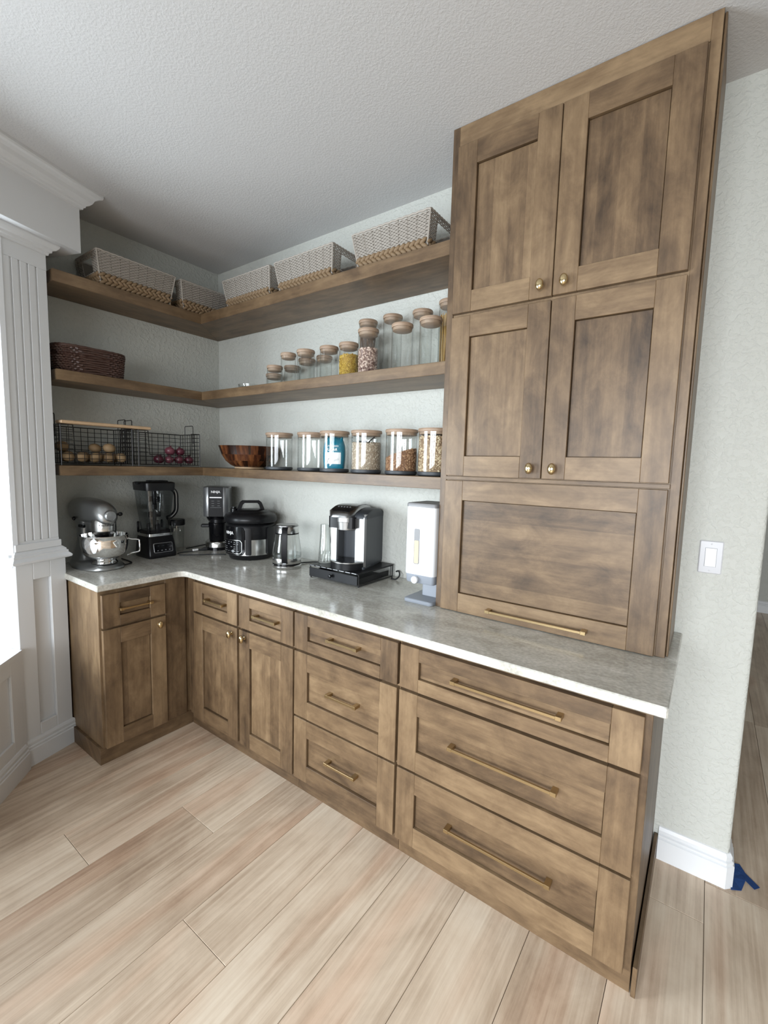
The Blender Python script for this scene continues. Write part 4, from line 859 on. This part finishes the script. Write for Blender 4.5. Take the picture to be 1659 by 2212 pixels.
wl = mb.build('hanging_cord', 'rubber'); tag(wl, 'thin black cord looping down beside the coffee machine', 'cord')
mb = MB(); mb.add([(1.308, -0.152, 1.222), (1.320, -0.156, 1.232), (1.318, -0.158, 1.192), (1.309, -0.156, 1.188), (1.308, -0.1508, 1.222), (1.320, -0.1548, 1.232), (1.318, -0.1568, 1.192), (1.309, -0.1548, 1.188)], [(0, 1, 2, 3), (4, 7, 6, 5), (0, 4, 5, 1), (1, 5, 6, 2), (2, 6, 7, 3), (3, 7, 4, 0)]); mb.build('cord_tag', 'tag_white', wl)

# grain dispenser against the hutch
gd = thing('grain_dispenser', 'white and grey upright grain dispenser against the side of the hutch', 'dispenser', (1.93, -0.25, ZC + 0.0005), 0.0)
def gbx(par, nm, mt, w0, w1, y0, y1, zz, r=0.012):
    mb = MB(); mb.loft([[(x, y, z) for x, y in rrect((w1 - w0) - i_, (y1 - y0) - i_, r, 4, (w0 + w1) / 2, (y0 + y1) / 2)] for z, i_ in zz], True, True); return mb.build(nm, mt, par)
gbx(gd, 'drip_tray', 'grey_plastic', -0.071, 0.073, -0.098, 0.09, ((0.0, 0.004), (0.003, 0), (0.014, 0), (0.017, 0.006)), 0.015)
gbx(gd, 'stem', 'grey_plastic', -0.030, 0.073, -0.010, 0.09, ((0.016, 0), (0.098, 0)), 0.01)
gbx(gd, 'hopper', 'grey_plastic', -0.072, 0.073, -0.088, 0.09, ((0.088, 0.010), (0.094, 0.003), (0.126, 0.0)), 0.014)
tk = gbx(gd, 'tank', 'white_plastic', -0.074, 0.073, -0.090, 0.09, ((0.126, 0.002), (0.132, 0.0), (0.40, 0.0), (0.421, 0.001)), 0.014)
gbx(gd, 'lid', 'lid_grey', -0.075, 0.0735, -0.091, 0.091, ((0.421, 0.0), (0.432, 0.0), (0.437, 0.006)), 0.014)
mb = MB(); mb.loft([[(-0.015 + x, y_, 0.250 + z) for x, z in rrect(0.027, 0.154, 0.006, 3)] for y_ in (-0.088, -0.0912)], True, False); wn = mb.build('sight_frame', 'lid_grey', tk)
mb = MB(); mb.loft([[(-0.015 + x, y_, 0.226 + z) for x, z in rrect(0.022, 0.100, 0.004, 3)] for y_ in (-0.089, -0.0920)], True, False); mb.build('rice_window', 'rice', wn)
mb = MB(); mb.M = Matrix.Translation((-0.016, -0.086, 0.104)) @ Matrix.Rotation(R(90), 4, 'X'); mb.lathe([(0.011, 0.0), (0.016, 0.004), (0.016, 0.016), (0.013, 0.019), (0.001, 0.0195)], (0, 0, 0), 24); mb.build('dial', 'white_plastic', gd)

# ------------------------------------------------------------------ lower shelf, right arm: bowl and canisters
bw = thing('salad_bowl', 'dark patchwork wooden salad bowl on the lower corner shelf', 'bowl', (0.585, -0.190, ST3 + 0.0005), 0.0)
mb = MB(); mb.lathe([(0.085, 0.0), (0.088, 0.003), (0.086, 0.010)], (0, 0, 0), 40); mb.build('foot', 'board_wood', bw)
mb = MB(); prof = [(0.084, 0.010), (0.110, 0.022), (0.140, 0.048), (0.163, 0.085), (0.180, 0.134), (0.182, 0.137), (0.174, 0.137), (0.155, 0.085), (0.130, 0.052), (0.09, 0.028), (0.01, 0.022)]
n_ = 26
for k in range(n_):
    for i0, i1 in ((0, 2), (2, 3), (3, 5), (5, len(prof) - 1)):
        a0, a1 = 2 * math.pi * (k + 0.5 * (i0 % 2)) / n_, 2 * math.pi * (k + 1 + 0.5 * (i0 % 2)) / n_
        rv = random.random(); rnd = (rv, 1.0 if rv > 0.93 else rv * 0.6, 0)
        rings = [[(r * math.cos(a0 + (a1 - a0) * j / 2), r * math.sin(a0 + (a1 - a0) * j / 2), z) for j in range(3)] for r, z in prof[i0:i1 + 1]]
        mb.loft(rings, False, True, 0, rnd, 2, closed=False)
o = mb.build('bowl', 'acacia', bw); o['label'] = 'dark staves with a few pale ones'

def canister(label, x, y):
    t = thing('storage_canister', label, 'canister', (x, y, ST3 + 0.0005), 0.0, 'wide glass canisters on the lower shelf')
    if 'c' not in CAN:
        mb = MB(); mb.lathe([(0.070, 0.0), (0.0765, 0.004), (0.0775, 0.010), (0.0765, 0.018), (0.073, 0.0185)], (0, 0, 0), 40); CAN['c'] = mb.mesh('base', 'rubber_grey')
        mb = MB(); mb.lathe([(0.010, 0.0190), (0.0745, 0.0192), (0.0750, 0.022), (0.0750, 0.198)], (0, 0, 0), 48, cap=False); CAN['g'] = mb.mesh('glass', 'clear_glass')
        mb = MB(); mb.lathe([(0.0715, 0.186), (0.0725, 0.188), (0.0725, 0.1985), (0.0775, 0.1990), (0.0785, 0.202), (0.0785, 0.209), (0.0765, 0.213), (0.0, 0.214)], (0, 0, 0), 48, grain=0); CAN['l'] = mb.mesh('lid', 'bamboo')
    for n, k in (('base', 'c'), ('glass', 'g'), ('lid', 'l')):
        o = bpy.data.objects.new(n, CAN[k]); COL.objects.link(o); o.parent = t
    return t
CAN = {}
plain('rubber_grey', (0.036, 0.040, 0.046), 0.5)
canister('empty glass canister standing next to the wooden bowl', 0.868, -0.196)
canister('empty glass canister next to the one holding the blue sugar bag', 1.092, -0.160)
canister('glass canister holding a blue sugar bag', 1.300, -0.196)
canister('glass canister of pale oats with a black scoop', 1.500, -0.180)
canister('glass canister part filled with brown granola', 1.712, -0.178)
canister('glass canister full of mixed muesli beside the hutch', 1.893, -0.175)
def stuff_fill(name, label, cat, mat, x, y, z, Rr, h0, kx, ky, n, rad, kind='flake'):
    ORG[0] = Vector((x, y, z)); mb = MB(); seg = 28
    h = lambda px, py: h0 + kx * px + ky * py
    rings = [[(x + r * math.cos(2 * math.pi * j / seg), y + r * math.sin(2 * math.pi * j / seg), z + (0.0 if k == 0 else h(r * math.cos(2 * math.pi * j / seg), r * math.sin(2 * math.pi * j / seg)))) for j in range(seg)] for k, r in ((0, Rr - rad[2]), (1, Rr - rad[2]), (2, 0.002))]
    mb.loft(rings, True, False, 0, (0.15, 0, 0))
    for i in range(n):
        top = random.random() < 0.22
        a = random.uniform(0, 2 * math.pi)
        if top:
            r = (Rr - rad[0]) * math.sqrt(random.random()); px, py = r * math.cos(a), r * math.sin(a); pz = h(px, py); nrm = Vector((random.uniform(-.4, .4), random.uniform(-.4, .4), 1)).normalized()
        else:
            r = Rr - rad[2] * 0.8; px, py = r * math.cos(a), r * math.sin(a); pz = random.uniform(rad[0] * 0.6, max(h(px, py), 0.01)); nrm = Vector((math.cos(a) + random.uniform(-.25, .25), math.sin(a) + random.uniform(-.25, .25), random.uniform(-.25, .25))).normalized()
        q = nrm.to_track_quat('Z', 'Y').to_matrix() @ Matrix.Rotation(random.uniform(0, 6.28), 3, 'Z')
        rnd = (random.random(), random.random(), 0); sc = random.uniform(0.8, 1.2)
        c_ = Vector((x + px, y + py, z + pz))
        if kind == 'ring':
            mb2 = [c_ + q @ Vector((rad[0] * sc * math.cos(R(60 * j)), rad[0] * sc * math.sin(R(60 * j)), 0)) for j in range(6)]; mb.tube(mb2, rad[2], 4, closed=True, rnd=rnd)
        else: mb.ball(c_, [v * sc for v in rad], q, 6, 4, rnd=rnd)
    o = mb.build(name, mat); tag(o, label, cat, kind='stuff'); return o
ZI = ST3 + 0.0200
stuff_fill('rolled_oats', 'pale rolled oats filling a canister most of the way', 'oats', 'oat', 1.500, -0.180, ZI, 0.0735, 0.135, -0.05, 0.06, 1500, (0.0042, 0.0034, 0.0012))
stuff_fill('granola', 'brown granola heaped to one side of its canister', 'granola', 'granola', 1.712, -0.178, ZI, 0.0735, 0.082, 0.32, 0.10, 900, (0.0050, 0.0038, 0.0026))
stuff_fill('muesli', 'mixed muesli filling the canister beside the hutch', 'muesli', 'muesli', 1.893, -0.175, ZI, 0.0735, 0.158, 0.0, 0.0, 1400, (0.0060, 0.0042, 0.0022))
sc_ = thing('measuring_scoop', 'black plastic scoop stuck in the oats', 'scoop', (1.500, -0.180, ZI + 0.10), 0.0)
mb = MB(); mb.tube([(0.012, -0.018, 0.02), (0.034, -0.006, 0.048), (0.050, 0.002, 0.062)], 0.0032, 8); mb.build('handle', 'black_plastic', sc_)
mb = MB(); mb.lathe([(0.012, -0.004), (0.019, 0.004), (0.021, 0.030), (0.019, 0.030), (0.017, 0.006)], (-0.004, -0.026, 0.012), 16, cap=False); mb.build('cup', 'black_plastic', sc_)

# sugar bag
sb = thing('sugar_bag', 'blue and white plastic sugar bag standing in a canister', 'bag', (1.300, -0.196, ZI), R(33))
def bw_(z): return 0.052 + 0.006 * math.sin(math.pi * min(z / 0.15, 1)) - (0.010 * max(0, (z - 0.12) / 0.045))
def bd_(z): return 0.040 * (1 - max(0, (z - 0.085) / 0.075) ** 2 * 0.75) * (0.85 + 0.15 * min(z / 0.02, 1))
def bsurf(x, z, off=0.0):
    w, d_ = bw_(z), bd_(z); q = min(abs(x / w), 0.999); return Vector((x, -(d_ + off) * (1 - q ** 3) ** (1 / 3.0), z))
mb = MB(); rings = []
for z in (0.0, 0.006, 0.02, 0.045, 0.07, 0.10, 0.125, 0.14, 0.152, 0.160):
    w, d_ = bw_(z), bd_(z); rings.append([(w * math.copysign(abs(math.cos(2 * math.pi * j / 32)) ** (2 / 3), math.cos(2 * math.pi * j / 32)), d_ * math.copysign(abs(math.sin(2 * math.pi * j / 32)) ** (2 / 3), math.sin(2 * math.pi * j / 32)), z + (0.006 * math.sin(j * 0.9) if z > 0.15 else 0)) for j in range(32)])
mb.loft(rings, True, True); bag = mb.build('bag', 'bag_teal', sb, angle=60)
mb = MB(); nx, nz = 14, 6
rings = []
for k in range(nz + 1):
    z = 0.024 + 0.060 * k / nz
    rings.append([tuple(bsurf(-0.043 + 0.082 * j / nx, z, 0.0007)) for j in range(nx + 1)])
mb.loft(rings, False, True, closed=False); mb.build('white_panel', 'bag_white', bag)
def lett(txt, size, cx, cz, **k):
    mb = text_mb(txt, size, lambda x, y, d: bsurf(cx + x, cz + y, 0.0012 + d), **k); return mb.build('lettering', 'print_white', bag)
lett('SUGAR', 0.0190, -0.010, 0.098, bold=0.0005, shear=0.1); lett('POWDERED', 0.0125, -0.008, 0.116, bold=0.0001)
mb = MB()
mb.tube([bsurf(-0.016 + 0.014 * math.cos(R(a)), 0.036 + 0.016 * math.sin(R(a)), 0.0014) for a in range(0, 360, 24)], 0.0005, 5, closed=True)
mb.tube([bsurf(x, z, 0.0014) for x, z in ((-0.002, 0.040), (0.010, 0.046), (0.026, 0.050), (0.028, 0.046), (0.012, 0.041), (-0.001, 0.036))], 0.0005, 5)
mb.tube([bsurf(x, z, 0.0014) for x, z in ((-0.028, 0.047), (-0.020, 0.053), (-0.010, 0.053), (-0.003, 0.047))], 0.0005, 5)
o = mb.build('line_drawing', 'print_black', bag); o['kind'] = 'stuff'

# ------------------------------------------------------------------ middle shelf: bamboo lidded jars
JM = {}
def jar(label, x, y, Rr, h):
    t = thing('glass_jar', label, 'jar', (x, y, ST2 + 0.0005), 0.0, 'bamboo lidded jars on the middle shelf')
    key = (Rr, h)
    if key not in JM:
        mb = MB(); mb.lathe([(0.006, 0.0008), (Rr - 0.004, 0.0006), (Rr, 0.004), (Rr, h - 0.016)], (0, 0, 0), 40, cap=False); g = mb.mesh('glass', 'clear_glass')
        mb = MB(); mb.lathe([(Rr - 0.007, h - 0.030), (Rr - 0.004, h - 0.028), (Rr - 0.0035, h - 0.016), (Rr + 0.001, h - 0.0155), (Rr + 0.002, h - 0.012), (Rr + 0.002, h - 0.004), (Rr, h), (0.0, h + 0.0005)], (0, 0, 0), 40, grain=0); l = mb.mesh('lid', 'bamboo'); JM[key] = (g, l)
    for n, m in zip(('glass', 'lid'), JM[key]):
        o = bpy.data.objects.new(n, m); COL.objects.link(o); o.parent = t
    return t
FR, BK = -0.222, -0.090
RJ = 0.047
jar('short empty jar at the shelf edge in front of the shortest jar', 0.858, FR, 0.043, 0.112)
jar('shortest empty jar, standing at the wall at the low end of the row', 0.697, BK, RJ, 0.105)
jar('slim empty jar between the shortest jars and a wider one', 0.970, FR, 0.041, 0.168)
jar('squat empty jar at the wall behind the slim jar', 0.859, BK, RJ, 0.135)
jar('medium empty jar directly behind which another medium jar stands', 1.106, FR, RJ, 0.168)
jar('medium empty jar at the wall, next to the squat jar', 0.980, BK, RJ, 0.163)
jar('slim medium jar at the wall, last one before the gap behind the pasta', 1.118, BK, 0.043, 0.163)
jar('medium empty jar next to the jar of yellow pasta', 1.276, FR, RJ, 0.164)
jar('medium jar of yellow ring pasta', 1.408, FR, RJ, 0.164)
jar('tall jar of speckled beans', 1.531, FR, 0.049, 0.212)
jar('tallest kind of jar, holding brown sticks, behind the beans', 1.424, BK, RJ, 0.304)
jar('tallest kind of empty jar at the wall next to the brown sticks', 1.579, BK, RJ, 0.304)
jar('tall empty jar next to the jar of beans', 1.727, FR, 0.048, 0.206)
jar('tallest kind of empty jar at the wall next to the spaghetti', 1.752, BK, RJ, 0.298)
jar('tall empty jar in front of the spaghetti jar by the hutch', 1.877, FR, 0.049, 0.209)
jar('tallest kind of jar, holding spaghetti, beside the hutch', 1.894, BK, RJ, 0.318)
ZJ = ST2 + 0.0035
stuff_fill('ring_pasta', 'yellow ring pasta filling a medium jar', 'pasta', 'pasta', 1.408, FR, ZJ, RJ - 0.0015, 0.100, 0.05, 0.0, 520, (0.0048, 0.0048, 0.0016), 'ring')
stuff_fill('pinto_beans', 'speckled pink beans filling a tall jar', 'beans', 'pinto', 1.531, FR, ZJ, 0.0475, 0.116, 0.0, 0.0, 620, (0.0072, 0.0046, 0.0036))
def sticks(name, label, cat, mat, x, y, hh, n, r, tilt):
    ORG[0] = Vector((x, y, ZJ)); mb = MB()
    for i in range(n):
        a = random.uniform(0, 6.28); q = 0.039 * math.sqrt(random.random()); b = a + random.uniform(-0.5, 0.5); q2 = min(0.039, q + random.uniform(-tilt, tilt))
        z1 = hh * random.uniform(0.93, 1.0)
        mb.tube([(x + q * math.cos(a), y + q * math.sin(a), ZJ + 0.001), (x + q2 * math.cos(b), y + q2 * math.sin(b), ZJ + z1)], r, 5, rnd=(random.random(), 0, 0))
    return tag(mb.build(name, mat), label, cat, kind='stuff')
sticks('spaghetti', 'dry spaghetti standing in the jar beside the hutch', 'spaghetti', 'spaghetti', 1.894, BK, 0.256, 240, 0.0016, 0.012)
sticks('brown_sticks', 'brown dry sticks standing in the jar behind the beans', 'dry food', 'brown_stick', 1.424, BK, 0.250, 200, 0.0020, 0.010)
gl = thing('glass_dish', 'low clear glass dish lying alone on the middle shelf', 'dish', (0.640, -0.225, ST2 + 0.0005), 0.0)
mb = MB(); mb.lathe([(0.004, 0.0), (0.060, 0.001), (0.066, 0.006), (0.068, 0.022), (0.064, 0.023), (0.062, 0.008), (0.004, 0.004)], (0, 0, 0), 36, cap=False); mb.build('dish', 'clear_glass', gl, angle=60)

# ------------------------------------------------------------------ top shelf: grey wicker baskets
HB, TLX, TLY, BLX, BLY = 0.163, 0.212, 0.128, 0.186, 0.104
def wall_pt(side, u, z):
    k = z / HB; lx, ly = BLX + (TLX - BLX) * k, BLY + (TLY - BLY) * k
    if side == 0: return Vector((-lx + 2 * lx * u, -ly, z)), Vector((0, -1, 0))
    if side == 1: return Vector((lx, -ly + 2 * ly * u, z)), Vector((1, 0, 0))
    if side == 2: return Vector((lx - 2 * lx * u, ly, z)), Vector((0, 1, 0))
    return Vector((-lx, ly - 2 * ly * u, z)), Vector((-1, 0, 0))
def weave(mb, side, u0, u1, z0, z1, dz=0.0062, pitch=0.0125, r=0.0028, inv=0):
    p0, n_ = wall_pt(side, u0, z0); p1, _ = wall_pt(side, u1, z0); L_ = (p1 - p0).length
    k = max(2, int(round(L_ / pitch))); rows = max(1, int((z1 - z0) / dz))
    for i in range(rows):
        z = z0 + (i + 0.5) * (z1 - z0) / rows; path = []
        for j in range(k * 2 + 1):
            p, n_ = wall_pt(side, u0 + (u1 - u0) * j / (2 * k), z); path.append(p + n_ * (0.0019 * math.sin(math.pi * (j * 0.5 + i + inv)) if j % 2 == 0 else 0.0019 * math.sin(math.pi * (j * 0.5 + i))))
        mb.tube(path, r, 4)
wk = thing('wicker_basket', None, 'basket', (1.675, -0.148, ST1 + 0.0005), 0.0, 'grey wicker baskets on the top shelf')
BAND = 0.060
for side, nm in ((0, 'front_weave'), (1, 'end_weave'), (2, 'back_weave'), (3, 'end_weave')):
    mb = MB()
    if side in (0, 2): weave(mb, side, 0.01, 0.99, BAND, HB - 0.004)
    else:
        weave(mb, side, 0.01, 0.26, BAND, HB - 0.024); weave(mb, side, 0.74, 0.99, BAND, HB - 0.024); weave(mb, side, 0.01, 0.99, HB - 0.026, HB - 0.004)
        weave(mb, side, 0.26, 0.74, BAND, BAND + 0.012)
    o = mb.build(nm, 'grey_wicker', wk); o['kind'] = 'stuff'
mb = MB()
for side in range(4):
    us = [0.04 + 0.92 * k / 8 for k in range(9)] if side in (0, 2) else [0.06, 0.24, 0.76, 0.94]
    for u in us:
        a, n_ = wall_pt(side, u, BAND - 0.004); b, _ = wall_pt(side, u, HB); mb.tube([a, b], 0.0026, 5)
o = mb.build('stakes', 'dark_wicker', wk); o['kind'] = 'stuff'
mb = MB(); mb.tube([(sx * TLX, sy * TLY, HB) for sx, sy in ((-1, -1), (1, -1), (1, 1), (-1, 1))], 0.0052, 6, closed=True)
rim_pts = []
for side in range(4):
    for k in range(24): rim_pts.append(wall_pt(side, k / 24, HB)[0] + Vector((0, 0, 0.003 * (k % 2))))
mb = MB(); mb.tube(rim_pts, 0.0050, 6, closed=True); mb.build('rim', 'grey_wicker', wk)
for sx, sy in ((-1, -1), (1, -1), (1, 1), (-1, 1)):
    mb = MB(); mb.tube([(sx * BLX, sy * BLY, 0.004), (sx * TLX, sy * TLY, HB)], 0.0036, 6); mb.build('corner_post', 'grey_wicker', wk)
mb = MB(); rows = 3
for side in range(4):
    p0, n_ = wall_pt(side, 0, 0.03); p1, _ = wall_pt(side, 1, 0.03); d_ = (p1 - p0).normalized(); K = int((p1 - p0).length / 0.0265)
    for rw in range(rows):
        z = 0.0150 + rw * 0.0180
        for k in range(K):
            c_, _ = wall_pt(side, (k + 0.5 + 0.25 * (rw % 2)) / (K + 0.3), z); ang = R(32 if rw % 2 == 0 else -32)
            ax = (d_ * math.cos(ang) + Vector((0, 0, 1)) * math.sin(ang)).normalized(); ay = n_.cross(ax)
            q = Matrix((ax, ay, n_)).transposed()
            mb.ball(c_ + n_ * 0.002, (0.0215, 0.0098, 0.0090), q, 8, 6)
o = mb.build('braided_band', 'seagrass', wk); o['kind'] = 'stuff'
mb = MB(); mb.box(-BLX + 0.004, BLX - 0.004, -BLY + 0.004, BLY - 0.004, 0.001, 0.006); mb.build('bottom', 'dark_wicker', wk)
mb = MB()
for side in range(4):
    a, n_ = wall_pt(side, 0.0, 0.003); b, _ = wall_pt(side, 1.0, 0.003); c_, _ = wall_pt(side, 1.0, BAND - 0.002); d_, _ = wall_pt(side, 0.0, BAND - 0.002)
    q = [p - n_ * 0.005 for p in (a, b, c_, d_)] + [p - n_ * 0.007 for p in (a, b, c_, d_)]
    mb.add([tuple(p) for p in q], [(0, 1, 2, 3), (7, 6, 5, 4), (0, 4, 5, 1), (1, 5, 6, 2), (2, 6, 7, 3), (3, 7, 4, 0)])
o = mb.build('band_backing', 'dark_wicker', wk); o['kind'] = 'stuff'
for side in (0, 2):
    mb = MB(); a, n_ = wall_pt(side, 0.0, BAND); b, _ = wall_pt(side, 1.0, BAND); c_, _ = wall_pt(side, 1.0, HB - 0.004); d_, _ = wall_pt(side, 0.0, HB - 0.004)
    q = [p - n_ * 0.0030 for p in (a, b, c_, d_)] + [p - n_ * 0.0045 for p in (a, b, c_, d_)]
    mb.add([tuple(p) for p in q], [(0, 1, 2, 3), (7, 6, 5, 4), (0, 4, 5, 1), (1, 5, 6, 2), (2, 6, 7, 3), (3, 7, 4, 0)]); mb.build('lining', 'dark_wicker', wk)
wk['label'] = 'grey wicker basket with seagrass band next to the tall hutch'
dup(wk, (1.128, -0.148, ST1 + 0.0005), 0.0, 'grey wicker basket with seagrass band, middle one of the three along the long wall')
dup(wk, (0.662, -0.148, ST1 + 0.0005), 0.0, 'grey wicker basket with seagrass band, first of the long wall out from the corner')
dup(wk, (0.142, -0.682, ST1 + 0.0005), R(90), 'grey wicker basket with seagrass band under the header beam by the pilaster')
dup(wk, (0.142, -0.222, ST1 + 0.0005), R(90), 'grey wicker basket with seagrass band tucked into the room corner')

# ------------------------------------------------------------------ middle shelf, left arm: brown basket
bb = thing('woven_basket', 'low oblong dark brown woven basket with hand holes', 'basket', (0.146, -0.910, ST2 + 0.0005), 0.0)
def oval(t, k):  # t 0..1 round the outline, k flare
    a = 2 * math.pi * t; ca, sa = math.cos(a), math.sin(a)
    return Vector((0.112 * k * math.copysign(abs(ca) ** 0.55, ca), 0.170 * k * math.copysign(abs(sa) ** 0.55, sa), 0))
mb = MB(); NR = 11
for i in range(NR):
    z = 0.007 + i * 0.0112; k = 0.93 + 0.07 * i / NR; n_ = 72; path = []
    for j in range(n_):
        p = oval(j / n_, k); d_ = p.normalized(); path.append(p + d_ * (0.0035 * (1 if (j + i) % 2 else -1)) + Vector((0, 0, z + 0.002 * math.sin(j * 2.1 + i))))
    if i in (7, 8):   # leave the hand holes free at both ends
        e_ = 5
        for lo in (18, 54): mb.tube([path[(lo + e_ + q) % n_] for q in range(36 - 2 * e_ + 1)], 0.0066, 5)
    else: mb.tube(path, 0.0066, 5, closed=True)
o = mb.build('woven_wall', 'brown_wicker', bb); o['kind'] = 'stuff'
mb = MB(); mb.tube([oval(j / 60, 1.0) + Vector((0, 0, 0.128 + 0.0015 * (j % 2))) for j in range(60)], 0.0075, 6, closed=True); mb.build('rim', 'brown_wicker', bb)
mb = MB(); mb.prism([tuple(oval(j / 48, 0.90)[:2]) for j in range(48)], 0.001, 0.006); mb.build('bottom', 'brown_wicker', bb)

# ------------------------------------------------------------------ lower shelf, left arm: wire baskets and vegetables
def wire_basket(label, y0, y1):
    t = thing('wire_basket', label, 'basket', (0.14, (y0 + y1) / 2, ST3 + 0.0005), None, 'black wire baskets on the lower shelf')
    xa, xb, z0, z1 = 0.030, 0.252, ST3 + 0.012, 1.674; rw = 0.0016
    def grid(nm, fn, U, V, us, vs, clip=None):
        mb = MB()
        for u in us:
            v1 = clip(u) if clip else V
            mb.tube([fn(u, 0), fn(u, v1)], rw, 5)
        for v in vs:
            if clip:
                seg = []; n_ = 60
                for k in range(n_ + 1):
                    u = U * k / n_
                    if clip(u) >= v - 1e-6: seg.append(u)
                    else:
                        if len(seg) > 1: mb.tube([fn(seg[0], v), fn(seg[-1], v)], rw, 5)
                        seg = []
                if len(seg) > 1: mb.tube([fn(seg[0], v), fn(seg[-1], v)], rw, 5)
            else: mb.tube([fn(0, v), fn(U, v)], rw, 5)
        o = mb.build(nm, 'wire_black', t); o['kind'] = 'stuff'
    Ly, Lx, Hh = y1 - y0, xb - xa, z1 - z0
    vy = [Ly * k / 10 for k in range(11)]; vx = [Lx * k / 8 for k in range(9)]; vz = [Hh * k / 8 for k in range(9)]
    grid('back_panel', lambda u, v: (xa, y0 + u, z0 + v), Ly, Hh, vy, vz)
    grid('side_panel', lambda u, v: (xa + u, y0, z0 + v), Lx, Hh, vx, vz); grid('side_panel', lambda u, v: (xa + u, y1, z0 + v), Lx, Hh, vx, vz)
    grid('bottom_panel', lambda u, v: (xa + v, y0 + u, z0), Ly, Lx, vy, vx)
    cl = lambda u: Hh if (u < 0.055 or u > Ly - 0.055) else 0.060
    grid('front_panel', lambda u, v: (xb, y0 + u, z0 + v), Ly, Hh, vy, vz, cl)
    mb = MB(); mb.tube([(xb, y0 + 0.055, z1), (xb, y0, z1), (xa, y0, z1), (xa, y1, z1), (xb, y1, z1), (xb, y1 - 0.055, z1), (xb, y1 - 0.062, z0 + 0.060), (xb, y0 + 0.062, z0 + 0.060)], 0.0028, 6, closed=True); mb.build('rim', 'wire_black', t)
    for x, y in ((xa, y0), (xb, y0), (xb, y1), (xa, y1)):
        mb = MB(); mb.tube([(x, y, z0 - 0.010), (x, y, z1)], 0.0028, 6); mb.build('post', 'wire_black', t)
    for y in (y0, y1):
        mb = MB(); mb.tube([(0.085, y, z1 - 0.06), (0.085, y, z1 + 0.050), (0.091, y, z1 + 0.056), (0.173, y, z1 + 0.056), (0.179, y, z1 + 0.050), (0.179, y, z1 - 0.06)], 0.0024, 6); mb.build('bail_handle', 'wire_black', t)
    return t
wire_basket('black wire basket of potatoes beside the pilaster', -1.082, -0.735)
wire_basket('black wire basket of red onions towards the room corner', -0.700, -0.318)
at(0.235, -0.86, 1.678); mb = MB(); mb.box(0.192, 0.268, -1.084, -0.632, 1.6785, 1.6945, ch=0.004, grain='y'); tag(mb.build('wooden_board', 'board_wood'), 'narrow pale wooden board lying across the wire baskets', 'board')
random.seed(21)
def veg(nm, label, cat, grp, mat, spots, r0, el):
    for i, (x, y, z) in enumerate(spots):
        at(x, y, z); mb = MB(); r = r0 * random.uniform(0.9, 1.08); q = Matrix.Rotation(random.uniform(0, 3.1), 3, 'Z') @ Matrix.Rotation(random.uniform(-0.4, 0.4), 3, 'Y')
        if nm == 'onion':
            prof = [(0.0, -0.92), (0.35, -0.90), (0.78, -0.60), (1.0, -0.05), (0.86, 0.50), (0.45, 0.84), (0.20, 1.0), (0.14, 1.30), (0.02, 1.36)]
            rings = [[Vector((x, y, z)) + (q @ Vector((r * a * math.cos(R(30 * j)), r * a * math.sin(R(30 * j)), r * b * 0.85))) for j in range(12)] for a, b in prof]
            mb.loft([[tuple(p) for p in rg_] for rg_ in rings], True, True, 0, (random.random(), 0, 0))
        else:
            mb.ball((x, y, z), (r * el, r, r * 0.88), q, 14, 9, rnd=(random.random(), 0, 0))
            mb.v = [p + (p - Vector((x, y, z))) * (0.07 * math.sin(90 * p.x + i) * math.cos(80 * p.z)) for p in mb.v]
        tag(mb.build(nm, mat, angle=80), label if z < zb + 0.05 else label.replace(' in the', ' lying on top of the others in the'), cat, grp)
zb = ST3 + 0.0145
pot = []
for k, y in enumerate((-1.040, -0.975, -0.910, -0.845, -0.780)): pot += [(0.212, y, zb + 0.031)]
for y in (-1.02, -0.935, -0.86, -0.79): pot += [(0.140, y, zb + 0.031)]
pot += [(0.075, -0.83, zb + 0.031), (0.075, -0.92, zb + 0.031), (0.176, -0.825, zb + 0.082), (0.172, -0.895, zb + 0.080), (0.150, -1.045, zb + 0.083)]
veg('potato', 'brown potato in the wire basket by the pilaster', 'potato', 'potatoes in the wire basket', 'potato', pot, 0.030, 1.1)
on = []
for y in (-0.56, -0.495, -0.43, -0.365): on += [(0.205, y, zb + 0.030)]
for y in (-0.53, -0.46, -0.39): on += [(0.140, y, zb + 0.030)]
on += [(0.178, -0.475, zb + 0.082), (0.178, -0.408, zb + 0.080)]
veg('onion', 'red onion in the wire basket towards the corner', 'onion', 'red onions in the wire basket', 'onion', on, 0.031, 1.0)
